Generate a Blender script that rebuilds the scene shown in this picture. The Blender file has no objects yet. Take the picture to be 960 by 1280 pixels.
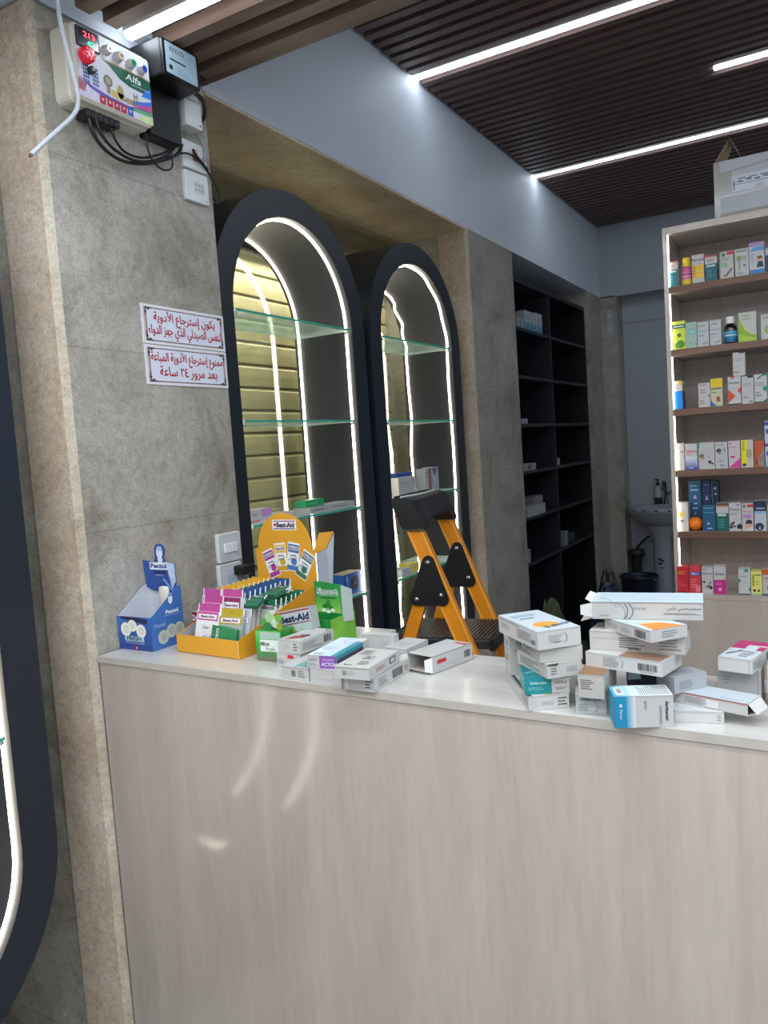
import bpy, math, random, unicodedata
from mathutils import Matrix, Vector
random.seed(7)
PI = math.pi
SC = bpy.context.scene
COL = SC.collection

# ------------------------------------------------------------------ camera
F_PX, YAW, PIT, ROL = 969.0, 0.528056, 0.0798826, -0.067426
CAM = Vector((1.883, 0.0, 1.545))
cy, sy = math.cos(YAW), math.sin(YAW)
FW = Vector((-sy*math.cos(PIT), cy*math.cos(PIT), -math.sin(PIT)))
r0 = Vector((cy, sy, 0)); u0 = r0.cross(FW)
RT = math.cos(ROL)*r0 + math.sin(ROL)*u0
UP = -math.sin(ROL)*r0 + math.cos(ROL)*u0

def on_plane(px, py, axis, val):
    """point of a real plane (x, y or z = val) seen at a photo pixel"""
    d = (px-480)*RT - (py-640)*UP + F_PX*FW
    return CAM + d*((val-CAM[axis])/d[axis])

cam = bpy.data.cameras.new('camera'); camo = bpy.data.objects.new('camera', cam); COL.objects.link(camo)
cam.sensor_fit = 'VERTICAL'; cam.sensor_height = 36.0; cam.lens = F_PX/1280*36
camo.matrix_world = Matrix((
    (RT.x, UP.x, -FW.x, CAM.x), (RT.y, UP.y, -FW.y, CAM.y), (RT.z, UP.z, -FW.z, CAM.z), (0, 0, 0, 1)))
cam.clip_start = 0.02
SC.camera = camo

# ------------------------------------------------------------------ materials
MATS = {}
def lin(c):
    if isinstance(c, str):
        c = c.lstrip('#'); c = [int(c[i:i+2], 16)/255 for i in (0, 2, 4)]
        c = [x/12.92 if x <= .04045 else ((x+.055)/1.055)**2.4 for x in c]
    return tuple(c[:3])+(1.0,)

def node_mat(name):
    m = bpy.data.materials.new(name); m.use_nodes = True
    nt = m.node_tree
    return m, nt, nt.nodes['Principled BSDF']

def M(hexc, rough=.5, metal=0, emit=0, var=.06, scale=25, bump=0, coat=0):
    key = (hexc, rough, metal, emit, var, scale, bump, coat)
    if key in MATS: return MATS[key]
    m, nt, b = node_mat('surface_%d' % len(MATS))
    c = lin(hexc)
    if var:
        tc = nt.nodes.new('ShaderNodeTexCoord')
        n = nt.nodes.new('ShaderNodeTexNoise'); n.inputs['Scale'].default_value = scale; n.inputs['Detail'].default_value = 3
        nt.links.new(tc.outputs['Object'], n.inputs['Vector'])
        r = nt.nodes.new('ShaderNodeValToRGB')
        r.color_ramp.elements[0].position = .3; r.color_ramp.elements[1].position = .7
        r.color_ramp.elements[0].color = tuple(x*(1-var) for x in c[:3])+(1,)
        r.color_ramp.elements[1].color = tuple(min(1, x*(1+var)) for x in c[:3])+(1,)
        nt.links.new(n.outputs['Fac'], r.inputs['Fac']); nt.links.new(r.outputs['Color'], b.inputs['Base Color'])
        if bump:
            bp = nt.nodes.new('ShaderNodeBump'); bp.inputs['Strength'].default_value = bump; bp.inputs['Distance'].default_value = .002
            nt.links.new(n.outputs['Fac'], bp.inputs['Height']); nt.links.new(bp.outputs['Normal'], b.inputs['Normal'])
    else:
        b.inputs['Base Color'].default_value = c
    b.inputs['Roughness'].default_value = rough; b.inputs['Metallic'].default_value = metal
    if coat: b.inputs['Coat Weight'].default_value = coat; b.inputs['Coat Roughness'].default_value = .1
    if emit:
        b.inputs['Emission Color'].default_value = c; b.inputs['Emission Strength'].default_value = emit
    MATS[key] = m
    return m

def ramp(nt, fac, stops):
    r = nt.nodes.new('ShaderNodeValToRGB')
    while len(r.color_ramp.elements) < len(stops): r.color_ramp.elements.new(.5)
    for e, (p, c) in zip(r.color_ramp.elements, stops): e.position = p; e.color = lin(c)
    nt.links.new(fac, r.inputs['Fac']); return r

def noise(nt, vec, scale, detail=5, rough=.55, dist=0):
    n = nt.nodes.new('ShaderNodeTexNoise')
    n.inputs['Scale'].default_value = scale; n.inputs['Detail'].default_value = detail
    n.inputs['Roughness'].default_value = rough; n.inputs['Distortion'].default_value = dist
    nt.links.new(vec, n.inputs['Vector']); return n

def mapping(nt, scale=(1, 1, 1), space='Object'):
    tc = nt.nodes.new('ShaderNodeTexCoord'); mp = nt.nodes.new('ShaderNodeMapping')
    mp.inputs['Scale'].default_value = scale
    nt.links.new(tc.outputs[space], mp.inputs['Vector']); return mp.outputs['Vector']

def mix(nt, a, b, fac, mode='MIX'):
    mx = nt.nodes.new('ShaderNodeMixRGB'); mx.blend_type = mode
    for s, i in ((fac, 0), (a, 1), (b, 2)):
        if isinstance(s, (int, float)): mx.inputs[i].default_value = s
        elif isinstance(s, tuple): mx.inputs[i].default_value = s
        else: nt.links.new(s, mx.inputs[i])
    return mx.outputs[0]

def marble(name, c0, c1, c2, joint=True):
    m, nt, b = node_mat(name)
    v = mapping(nt)
    n1 = noise(nt, v, 2.6, 9, .72, .5); n2 = noise(nt, v, 38, 7, .72); n3 = noise(nt, v, 150, 3, .7)
    col = ramp(nt, n1.outputs['Fac'], ((.36, c0), (.5, c1), (.64, c2))).outputs['Color']
    sp = ramp(nt, n2.outputs['Fac'], ((.33, '#8c8c8c'), (.5, '#d6d6d6'), (.68, '#ffffff'))).outputs['Color']
    col = mix(nt, col, sp, .45, 'MULTIPLY')
    sp2 = ramp(nt, n3.outputs['Fac'], ((.36, '#a0a0a0'), (.55, '#ffffff'))).outputs['Color']
    col = mix(nt, col, sp2, .4, 'MULTIPLY')
    if joint:
        sx = nt.nodes.new('ShaderNodeSeparateXYZ'); nt.links.new(v, sx.inputs[0])
        a = nt.nodes.new('ShaderNodeMath'); a.operation = 'ADD'; a.inputs[1].default_value = .61-.37+.02
        nt.links.new(sx.outputs['Z'], a.inputs[0])
        w = nt.nodes.new('ShaderNodeMath'); w.operation = 'PINGPONG'; w.inputs[1].default_value = .27
        nt.links.new(a.outputs[0], w.inputs[0])
        lt = nt.nodes.new('ShaderNodeMath'); lt.operation = 'LESS_THAN'; lt.inputs[1].default_value = .0022
        nt.links.new(w.outputs[0], lt.inputs[0])
        k = nt.nodes.new('ShaderNodeMath'); k.operation = 'MULTIPLY'; k.inputs[1].default_value = .3
        nt.links.new(lt.outputs[0], k.inputs[0])
        col = mix(nt, col, lin('#4a453e'), k.outputs[0])
    nt.links.new(col, b.inputs['Base Color'])
    b.inputs['Roughness'].default_value = .38
    bp = nt.nodes.new('ShaderNodeBump'); bp.inputs['Strength'].default_value = .12; bp.inputs['Distance'].default_value = .002
    nt.links.new(n2.outputs['Fac'], bp.inputs['Height']); nt.links.new(bp.outputs['Normal'], b.inputs['Normal'])
    return m

def wood(name, c0, c1, c2, stretch=(9, 9, .8), rough=.4, coat=0):
    m, nt, b = node_mat(name)
    v = mapping(nt, stretch)
    n1 = noise(nt, v, 1.6, 6, .6, .8); n2 = noise(nt, v, 9, 4, .7)
    col = ramp(nt, n1.outputs['Fac'], ((.3, c0), (.5, c1), (.7, c2))).outputs['Color']
    g = ramp(nt, n2.outputs['Fac'], ((.35, '#e9e9e9'), (.6, '#ffffff'))).outputs['Color']
    col = mix(nt, col, g, .5, 'MULTIPLY')
    nt.links.new(col, b.inputs['Base Color'])
    b.inputs['Roughness'].default_value = rough
    if coat: b.inputs['Coat Weight'].default_value = coat; b.inputs['Coat Roughness'].default_value = .11
    return m

def glassy(name, tint, refl, diffuse=0.0, rough=.02):
    m = bpy.data.materials.new(name); m.use_nodes = True; nt = m.node_tree; nt.nodes.clear()
    out = nt.nodes.new('ShaderNodeOutputMaterial')
    t = nt.nodes.new('ShaderNodeBsdfTransparent'); t.inputs[0].default_value = lin(tint)
    g = nt.nodes.new('ShaderNodeBsdfGlossy'); g.inputs['Roughness'].default_value = rough
    d = nt.nodes.new('ShaderNodeBsdfDiffuse'); d.inputs[0].default_value = lin('#eaf6f2')
    n = noise(nt, mapping(nt), 6, 3)
    f = nt.nodes.new('ShaderNodeMath'); f.operation = 'MULTIPLY'; f.inputs[1].default_value = diffuse*2
    nt.links.new(n.outputs['Fac'], f.inputs[0])
    m1 = nt.nodes.new('ShaderNodeMixShader'); nt.links.new(f.outputs[0], m1.inputs[0])
    nt.links.new(t.outputs[0], m1.inputs[1]); nt.links.new(d.outputs[0], m1.inputs[2])
    m2 = nt.nodes.new('ShaderNodeMixShader'); m2.inputs[0].default_value = refl
    nt.links.new(m1.outputs[0], m2.inputs[1]); nt.links.new(g.outputs[0], m2.inputs[2])
    nt.links.new(m2.outputs[0], out.inputs['Surface'])
    return m

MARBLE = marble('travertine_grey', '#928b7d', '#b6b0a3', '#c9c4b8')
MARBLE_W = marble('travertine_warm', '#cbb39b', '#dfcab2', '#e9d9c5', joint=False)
MARBLE_E = marble('travertine_edge', '#bfae98', '#cfc0ab', '#d8cbb8', joint=False)
LAMINATE = wood('pale_laminate', '#b8aba0', '#bfb2a7', '#c6baaf', (7, 7, .7), .32, 1.0)
LAMTOP = wood('pale_laminate_top', '#bdb8b2', '#c8c4bf', '#d1cec9', (.7, 7, 7), .28, .3)  # whiter than the front: reflected ceiling light put into the colour
LAMSHELF = wood('shelf_laminate', '#9a8e87', '#a1958e', '#a89c95', (9, 9, .9), .45)
SHELFEDGE = wood('shelf_edge', '#6a4c3c', '#7b5a48', '#886857', (.9, 9, 9), .5)
SLAT = wood('slat_wood', '#4f3d3a', '#624c48', '#705853', (.9, 14, 14), .42)  # same wood as the front slats; its dimmer light is put into the colour
SLAT_LOW = wood('slat_wood_front', '#614a3f', '#775e52', '#866d60', (.9, 14, 14), .45)
BLACKBOARD = M('#0a0809', .8)
PAINT = M('#d4dbe6', .6, var=.035, scale=2.2, bump=.15)
PAINT_DK = M('#aab0b8', .6, var=.04, scale=2.0, bump=.1)
FLOORM = marble('floor_tile', '#8d8a84', '#9b9892', '#a7a49e', joint=False)
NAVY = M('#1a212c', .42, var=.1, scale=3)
NAVY_IN = M('#2b2c33', .5, var=.1, scale=3)
WHITEPL = M('#d9dbdc', .35, var=.02)
LEDM = M('#eaf5ff', .5, emit=21.0, var=0)
LEDSTRIP = M('#fff4e2', .5, emit=17, var=0)
GLASS = glassy('shelf_glass', '#e2f5ee', .10, .42)  # white diffuse share stands in for light on the clear glass
GLEDGE = M('#3f9a86', .15, emit=.12, var=.1, scale=40)  # faint emission added so the edge glows like lit glass
PANE = glassy('window_glass', '#f2f6f2', .22, 0)

# ------------------------------------------------------------------ mesh builder
FORMS = {}
for _c in range(0xFB50, 0xFEFD):
    _d = unicodedata.decomposition(chr(_c)).split()
    if _d and _d[0] in ('<isolated>', '<final>', '<initial>', '<medial>'):
        FORMS[(''.join(chr(int(h, 16)) for h in _d[1:]), _d[0][1:-1])] = chr(_c)
def arabic(s):
    t = []; i = 0
    while i < len(s):
        if s[i] == 'ل' and i+1 < len(s) and s[i+1] in 'اأإآ': t.append(s[i:i+2]); i += 2
        else: t.append(s[i]); i += 1
    ini = lambda k: (k, 'initial') in FORMS
    fin = lambda k: (k, 'final') in FORMS
    out = []
    for k, x in enumerate(t):
        p = k > 0 and ini(t[k-1]) and fin(x); n = k+1 < len(t) and ini(x) and fin(t[k+1])
        out.append(FORMS.get((x, 'medial' if p and n else 'final' if p else 'initial' if n else 'isolated'), x))
    res = []; num = []
    for ch in out[::-1]:
        if ch in '٠١٢٣٤٥٦٧٨٩': num.append(ch)
        else: res += num[::-1]; num = []; res.append(ch)
    return ''.join(res+num[::-1])

TXT = {}
def text_geo(s, bold):
    k = (s, bold)
    if k not in TXT:
        c = bpy.data.curves.new('t', 'FONT'); c.body = s; c.resolution_u = 2; c.offset = bold
        o = bpy.data.objects.new('t', c); COL.objects.link(o)
        dg = bpy.context.evaluated_depsgraph_get(); dg.update()
        me = bpy.data.meshes.new_from_object(o.evaluated_get(dg))
        vs = [v.co.copy() for v in me.vertices]; fs = [tuple(p.vertices) for p in me.polygons]
        bpy.data.objects.remove(o); bpy.data.curves.remove(c); bpy.data.meshes.remove(me)
        TXT[k] = (vs, fs)
    return TXT[k]

class MB:
    def __init__(s, T=None):
        s.v = []; s.f = []; s.m = []; s.sm = []; s.mats = []; s.T = T or Matrix()
    def add(s, vs, fs, mat, smooth=False, T=None):
        if mat not in s.mats: s.mats.append(mat)
        k = s.mats.index(mat); b = len(s.v); X = s.T if T is None else s.T @ T
        s.v += [X @ Vector(p) for p in vs]
        s.f += [tuple(b+i for i in f) for f in fs]; s.m += [k]*len(fs); s.sm += [smooth]*len(fs)
    def box(s, x0, x1, y0, y1, z0, z1, mat, T=None):
        s.add([(x, y, z) for z in (z0, z1) for y in (y0, y1) for x in (x0, x1)],
              [(0, 2, 3, 1), (4, 5, 7, 6), (0, 1, 5, 4), (2, 6, 7, 3), (0, 4, 6, 2), (1, 3, 7, 5)], mat, T=T)
    def rbox(s, x0, x1, y0, y1, z0, z1, r, mat, T=None, n=4):
        """rounded (in xy) slab extruded along z, with a chamfered top"""
        pts = rrect(x0, x1, y0, y1, r, n); c = min(r*.35, (z1-z0)*.3)
        pin = rrect(x0+c, x1-c, y0+c, y1-c, max(r-c, .0005), n)
        k = len(pts)
        vs = [(p[0], p[1], z0) for p in pts]+[(p[0], p[1], z1-c) for p in pts]+[(p[0], p[1], z1) for p in pin]
        fs = [tuple(range(k))[::-1], tuple(range(2*k, 3*k))]
        for a in range(k):
            b = (a+1) % k; fs += [(a, b, k+b, k+a), (k+a, k+b, 2*k+b, 2*k+a)]
        s.add(vs, fs, mat, T=T)
    def quad(s, pts, mat, T=None): s.add(pts, [tuple(range(len(pts)))], mat, T=T)
    def rect(s, x0, y0, x1, y1, mat, z=0, T=None): s.quad([(x0, y0, z), (x1, y0, z), (x1, y1, z), (x0, y1, z)], mat, T=T)
    def disc(s, x, y, r, mat, z=0, n=20, T=None, ry=None):
        ry = ry or r
        s.quad([(x+r*math.cos(2*PI*i/n), y+ry*math.sin(2*PI*i/n), z) for i in range(n)], mat, T=T)
    def prism(s, pts, z0, z1, mat, T=None, smooth=False):
        k = len(pts)
        s.add([(p[0], p[1], z0) for p in pts]+[(p[0], p[1], z1) for p in pts], [tuple(range(k))[::-1], tuple(range(k, 2*k))], mat, T=T)
        s.add([(p[0], p[1], z0) for p in pts]+[(p[0], p[1], z1) for p in pts], [(a, (a+1) % k, k+(a+1) % k, k+a) for a in range(k)], mat, smooth, T=T)
    def lathe(s, prof, mat, n=24, T=None, smooth=True):
        vs = []; fs = []; k = len(prof)
        for i in range(n):
            a = 2*PI*i/n
            vs += [(r*math.cos(a), r*math.sin(a), z) for r, z in prof]
        for i in range(n):
            j = (i+1) % n
            fs += [(i*k+q, j*k+q, j*k+q+1, i*k+q+1) for q in range(k-1)]
        s.add(vs, fs, mat, smooth, T=T)
        if prof[0][0] > 1e-5: s.add([(prof[0][0]*math.cos(2*PI*i/n), prof[0][0]*math.sin(2*PI*i/n), prof[0][1]) for i in range(n)][::-1], [tuple(range(n))], mat, T=T)
        if prof[-1][0] > 1e-5: s.add([(prof[-1][0]*math.cos(2*PI*i/n), prof[-1][0]*math.sin(2*PI*i/n), prof[-1][1]) for i in range(n)], [tuple(range(n))], mat, T=T)
    def tube(s, pts, r, mat, n=8, T=None, closed=False, flat=None):
        pts = [Vector(p) for p in pts]; k = len(pts); vs = []; fs = []
        nrm = None
        for i, p in enumerate(pts):
            a = pts[(i-1) % k] if (i > 0 or closed) else p
            b = pts[(i+1) % k] if (i < k-1 or closed) else p
            t = (b-a).normalized()
            if nrm is None:
                nrm = t.cross(Vector((0, 0, 1)))
                if nrm.length < .01: nrm = t.cross(Vector((0, 1, 0)))
            nrm = (nrm - t*nrm.dot(t)).normalized(); bn = t.cross(nrm)
            for j in range(n):
                an = 2*PI*j/n
                vs.append(p+nrm*r*math.cos(an)+bn*(flat or r)*math.sin(an))
        for i in range(k if closed else k-1):
            i2 = (i+1) % k
            fs += [(i*n+j, i*n+(j+1) % n, i2*n+(j+1) % n, i2*n+j) for j in range(n)]
        s.add(vs, fs, mat, True, T=T)
        if not closed: s.add(vs[:n], [tuple(range(n))[::-1]], mat, T=T); s.add(vs[-n:], [tuple(range(n))], mat, T=T)
    def bar(s, p0, p1, w, t, mat, side=(0, 1, 0)):
        """rectangular bar from p0 to p1; w across, t along side"""
        p0, p1, sd = Vector(p0), Vector(p1), Vector(side).normalized()
        d = (p1-p0).normalized(); c = d.cross(sd).normalized()*w/2; e = sd*t/2
        vs = [p+a*c+b*e for p in (p0, p1) for a, b in ((-1, -1), (1, -1), (1, 1), (-1, 1))]
        s.add(vs, [(3, 2, 1, 0), (4, 5, 6, 7), (0, 1, 5, 4), (1, 2, 6, 5), (2, 3, 7, 6), (3, 0, 4, 7)], mat)
    def text(s, t, x, y, h, mat, z=0, w=None, align='C', rot=0, bold=.0, T=None, shear=0):
        vs, fs = text_geo(t, bold)
        if not vs: return
        x0 = min(v.x for v in vs); x1 = max(v.x for v in vs); y0 = min(v.y for v in vs); y1 = max(v.y for v in vs)
        ky = h/(y1-y0); kx = ky if w is None else min(w/(x1-x0), ky*1.6) if w > 0 else ky
        if w is not None and w > 0 and align == 'FIT': kx = w/(x1-x0)
        cx = {'L': x0, 'R': x1}.get(align, (x0+x1)/2); cyy = (y0+y1)/2
        c, q = math.cos(math.radians(rot)), math.sin(math.radians(rot))
        o = []
        for v in vs:
            a, b = (v.x-cx)*kx, (v.y-cyy)*ky; a += shear*b
            o.append((x+a*c-b*q, y+a*q+b*c, z))
        s.add(o, fs, mat, T=T)
    def build(s, name, parent=None, loc=(0, 0, 0), rz=0, bevel=0, link=True):
        me = bpy.data.meshes.new(name)
        me.from_pydata([tuple(v) for v in s.v], [], s.f)
        for m in s.mats: me.materials.append(m)
        me.polygons.foreach_set('material_index', s.m); me.polygons.foreach_set('use_smooth', s.sm)
        me.update()
        o = bpy.data.objects.new(name, me); COL.objects.link(o)
        o.location = loc; o.rotation_euler.z = rz
        if parent: o.parent = parent
        if bevel:
            b = o.modifiers.new('bevel', 'BEVEL'); b.width = bevel; b.segments = 2; b.limit_method = 'ANGLE'
        return o

def rrect(x0, x1, y0, y1, r, n=4):
    out = []
    for (cx, cyy, a0) in ((x1-r, y0+r, -90), (x1-r, y1-r, 0), (x0+r, y1-r, 90), (x0+r, y0+r, 180)):
        out += [(cx+r*math.cos(math.radians(a0+90*i/n)), cyy+r*math.sin(math.radians(a0+90*i/n))) for i in range(n+1)]
    return out
def frame(o, u, v):
    u, v = Vector(u), Vector(v); n = u.cross(v)
    return Matrix(((u.x, v.x, n.x, o[0]), (u.y, v.y, n.y, o[1]), (u.z, v.z, n.z, o[2]), (0, 0, 0, 1)))
def wallf(y, z, x=0): return frame((x, y, z), (0, 1, 0), (0, 0, 1))      # on the left wall, looking at it
def front(x, y, z): return frame((x, y, z), (1, 0, 0), (0, 0, 1))         # facing the customer
def thing(name, label, cat, loc=(0, 0, 0), rz=0, group=None):
    o = bpy.data.objects.new(name, None); COL.objects.link(o); o.empty_display_size = .05
    o.location = loc; o.rotation_euler.z = rz; return tag(o, label, cat, group)
def tag(o, label, cat, group=None):
    o['label'] = label; o['category'] = cat
    if group: o['group'] = group
    return o
def struct(mb, name, **k):
    o = mb.build(name, **k); o['kind'] = 'structure'; return o

# ------------------------------------------------------------------ room shell
FZ = -0.36
ZC, ZL, ZB = 3.48, 2.85, 2.84          # high ceiling, low front ceiling, beam underside
XR, YB, Y0 = 4.3, 7.55, -1.6
b = MB(); b.box(-.9, XR, Y0, 8.3, FZ-.06, FZ, FLOORM); struct(b, 'floor')
# left wall: pillars of travertine, painted beam above, shaded recess backs
b = MB()
def pillar(y0, y1, x0=-.75):
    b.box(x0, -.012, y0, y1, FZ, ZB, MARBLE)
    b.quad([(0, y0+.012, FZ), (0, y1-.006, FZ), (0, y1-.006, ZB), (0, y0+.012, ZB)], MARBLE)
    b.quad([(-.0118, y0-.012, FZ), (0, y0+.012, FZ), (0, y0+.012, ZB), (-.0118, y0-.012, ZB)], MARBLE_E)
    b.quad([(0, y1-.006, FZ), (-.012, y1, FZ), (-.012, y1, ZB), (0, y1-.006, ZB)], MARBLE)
    b.box(-.187, -.0118, y0-.012, y0-.0005, FZ, ZB, MARBLE_W)  # outer strip lighter than the stone behind: light and shade put into the colours
pillar(1.49, 2.18); pillar(4.44, 5.21)
pillar(-1.6, -.9)
b.box(-.75, 0, 7.085, YB+.3, FZ, ZB, MARBLE)
b.box(0, .15, YB, YB+.3, FZ, ZB, MARBLE)
struct(b, 'wall_left')
b = MB(); b.box(-.75, 0, 2.17, YB, ZB, ZC+.1, PAINT); b.box(-.75, 0, Y0, 2.17, ZB+.01, 3.1, PAINT); struct(b, 'trim_1')     # painted beam
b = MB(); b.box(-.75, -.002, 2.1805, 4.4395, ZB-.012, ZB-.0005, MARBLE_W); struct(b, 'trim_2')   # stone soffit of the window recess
b = MB(); b.box(-.75, -.70, -.9, 1.49, FZ, ZB, MARBLE); struct(b, 'wall_niche')
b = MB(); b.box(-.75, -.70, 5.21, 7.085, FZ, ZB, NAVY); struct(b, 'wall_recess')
b = MB(); b.box(0, XR, YB, YB+.5, 2.83, ZC+.1, PAINT_DK); b.box(.15, XR, YB+.22, YB+.34, FZ, 2.83, PAINT_DK)
b.box(.15, XR, YB+.205, YB+.225, 2.60, 2.64, PAINT_DK); struct(b, 'wall_back')
b = MB(); b.box(XR, XR+.1, Y0, 8.2, FZ, ZC+.1, PAINT); struct(b, 'wall_right')
# ceilings with wooden slats
b = MB(); b.box(0, XR, 2.17, YB, ZC+.045, ZC+.1, BLACKBOARD)
LY = (3.84, 4.76, 5.755)
pitch = .0845; y = 2.22
while y < YB-.03:
    for ly in LY:
        if abs(y+.024-ly) < .045 and not (ly == 4.76): break
    else:
        x0 = .012
        if abs(y+.024-4.76) < .045:
            b.box(x0, 1.36, y, y+.048, ZC, ZC+.046, SLAT)
        else: b.box(x0, XR, y, y+.048, ZC, ZC+.046, SLAT)
    y += pitch
b.box(0, XR, 2.14, 2.17, ZL, ZC+.1, SLAT)
struct(b, 'ceiling')
b = MB(); b.box(0, XR, Y0, 2.14, ZL+.05, ZL+.1, BLACKBOARD)
b.box(0, .05, Y0, 2.14, ZL+.03, ZL+.052, PAINT)
y = 2.14-.05
while y > Y0:
    if not (1.755 < y+.025 < 1.845): b.box(.052, XR, y, y+.05, ZL, ZL+.05, SLAT_LOW)
    y -= .098
struct(b, 'ceiling_front')
# LED lines
def ceiling_light(x0, x1, y, z, label):
    t = thing('ceiling_light', label, 'ceiling light', (x0, y, z), group='linear ceiling lights')
    h = MB(); h.box(0, x1-x0, -.022, .022, .012, .05, M('#c8cccf', .4)); h.build('housing', t)
    d = MB(); d.prism([(-.017, .012), (.017, .012), (.017, .002), (.010, -.004), (-.010, -.004), (-.017, .002)], 0, x1-x0, LEDM,
                      T=frame((0, 0, 0), (0, 1, 0), (0, 0, 1))); d.build('diffuser', t)
ceiling_light(.006, XR-.05, 3.84, ZC-.002, 'long white light line crossing the slatted ceiling above the second arched cabinet')
ceiling_light(.006, XR-.05, 5.755, ZC-.002, 'white light line farthest back in the slatted ceiling, running behind the carton')
ceiling_light(1.363, XR-.05, 4.76, ZC-.002, 'short white light line ending in mid ceiling at the upper right')
ceiling_light(.045, XR-.05, 1.80, ZL-.002, 'bright white light line in the lower ceiling, right above the electricity meter')

# ------------------------------------------------------------------ shop window and roller shutter behind the arched cabinets
b = MB(); b.box(-.436, -.43, 2.18, 4.44, FZ+.01, ZB-.01, PANE); struct(b, 'window_1')
SHUT = M('#f2e4b8', .38, metal=.1, var=.08, scale=5); SHUTD = M('#8f8468', .6)
t = thing('roller_shutter', 'closed beige metal roller shutter behind the two arched cabinets', 'shutter', (-.6, 2.18, 0))
b = MB(); z = FZ+.02; SP = .112
while z < 2.55:
    prof = [(0, 0), (.009, .003), (.010, .02), (.0115, .05), (.010, .090), (.004, .0985), (.0045, .102), (-.003, .106), (0, SP)]
    vs = [(x, yy, z+q) for yy in (.01, 2.25) for x, q in prof]; k = len(prof)
    b.add(vs, [(i, k+i, k+i+1, i+1) for i in range(k-1) if i not in (6, 7)], SHUT)
    b.add(vs, [(i, k+i, k+i+1, i+1) for i in (6, 7)], SHUTD); z += SP
b.build('curtain', t)
b = MB(); b.box(-.05, .10, .005, 2.255, 2.70, 2.825, M('#7d735f', .5)); b.box(.10, .13, .005, 2.255, 2.66, 2.70, M('#a09a8c', .4, metal=.4)); b.box(-.02, .05, .005, 2.255, 2.56, 2.70, M('#3b3730', .6)); b.build('guide_box', t)

# ------------------------------------------------------------------ arched display cabinets
RO, RI, ZT, ZBOT = .525, .415, 2.11, .53
def stadium(r, n=28, inset=0):
    pts = [(r*math.cos(PI*i/n), ZT+r*math.sin(PI*i/n)) for i in range(n+1)]
    pts += [(-r, ZT-(ZT-ZBOT)*i/8) for i in range(1, 8)]
    pts += [(r*math.cos(PI+PI*i/n), ZBOT+r*math.sin(PI+PI*i/n)) for i in range(n+1)]
    pts += [(r, ZBOT+(ZT-ZBOT)*i/8) for i in range(1, 8)]
    return pts
def arch_cabinet(yc, label, shelves=(.87, 1.28, 1.685, 2.105), wob=0.0):
    t = thing('arched_display_cabinet', label, 'display cabinet', (-.05, yc, 0), group='arched cabinets along the left wall')
    T = frame((0, 0, 0), (0, 1, 0), (0, 0, 1))          # local: (y, z) outline, depth along +x
    po, pi = stadium(RO), stadium(RI); k = len(po)
    b = MB(T)
    b.add([(p[0], p[1], 0) for p in po]+[(p[0], p[1], 0) for p in pi], [(a, (a+1) % k, k+(a+1) % k, k+a) for a in range(k)], NAVY)
    b.add([(p[0], p[1], 0) for p in po]+[(p[0], p[1], -.33) for p in po], [(a, k+a, k+(a+1) % k, (a+1) % k) for a in range(k)], NAVY, True)
    b.build('frame', t)
    b = MB(T); b.add([(p[0], p[1], 0) for p in pi]+[(p[0], p[1], -.33) for p in pi], [(a, (a+1) % k, k+(a+1) % k, k+a) for a in range(k)], NAVY_IN, True)
    b.add([(p[0], p[1], -.33) for p in po]+[(p[0], p[1], -.33) for p in pi], [(a, k+a, k+(a+1) % k, (a+1) % k) for a in range(k)], NAVY_IN)
    b.build('lining', t)
    for dx, nm in ((-.030, 0), (-.305, 1)):
        b = MB(T); q = []
        for i, p in enumerate(stadium(RI-.004)):
            w = wob*nm*math.sin(i*1.9)*.9+wob*.3*(1-nm)*math.sin(i*1.3)
            q.append((p[0], p[1], dx+w*.6))
        b.tube(q, .0055, LEDSTRIP, 6, closed=True, flat=.0055)
        b.build('led_strip', t)
    for z in shelves:
        hw = RI-.014 if z <= ZT else math.sqrt((RI-.014)**2-(z-ZT)**2)
        s = MB(); s.box(-.30, -.004, -hw, hw, z, z+.009, GLASS)
        so = s.build('glass_shelf', t)
        e = MB(); e.box(-.0038, 0, -hw, hw, z, z+.009, GLEDGE); e.build('shelf_edge', so)
        for sy_ in (-1, 1):
            c = MB(); c.lathe([(0, 0), (.010, .001), (.010, .011), (.004, .014), (0, .014)], M('#cfd3d4', .25, metal=.6), 12, T=Matrix.Translation((-.015, sy_*(hw-.006), z-.014))); c.build('shelf_pin', so)
    b = MB(); b.box(-.31, -.02, -.30, .30, FZ, .16, NAVY); b.build('plinth', t)
    return t
arch_cabinet(2.715, 'dark navy arched cabinet with lit glass shelves beside the two red-lettered notices')
arch_cabinet(3.82, 'dark navy arched cabinet behind the yellow step ladder, second along the wall', wob=.02)
arch_cabinet(.82, 'dark navy rounded cabinet cut off by the left frame edge, nearest the viewer', shelves=(.84, 1.28, 1.685, 2.105))

# ------------------------------------------------------------------ counter
t = thing('counter', 'pale wood-grain shop counter with a white top full of medicine boxes', 'counter', (.012, 1.497, 0), math.radians(-1.6))
b = MB(); b.box(0, 2.75, 0, .02, FZ, .981, LAMINATE); b.build('front_panel', t, bevel=.0015)
b = MB(); b.box(-.002, 2.75, -.003, .345, .9812, 1.0, LAMTOP); b.box(-.002, .70, .345, .53, .9812, 1.0, LAMTOP)
b.box(-.0025, 2.752, -.0035, -.0028, .9815, .9995, M('#b9b2a9', .4)); b.build('countertop', t)
b = MB(); b.box(.0, .018, .021, .52, FZ, .981, LAMINATE); b.box(.69, .708, .3, .525, FZ, .981, LAMINATE); b.box(2.73, 2.748, .021, .34, FZ, .981, LAMINATE); b.build('end_panel', t)
b = MB(); b.box(.019, .689, .5, .518, FZ, .981, LAMINATE); b.box(.71, 2.729, .322, .34, FZ, .981, LAMINATE); b.build('back_panel', t)

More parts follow.
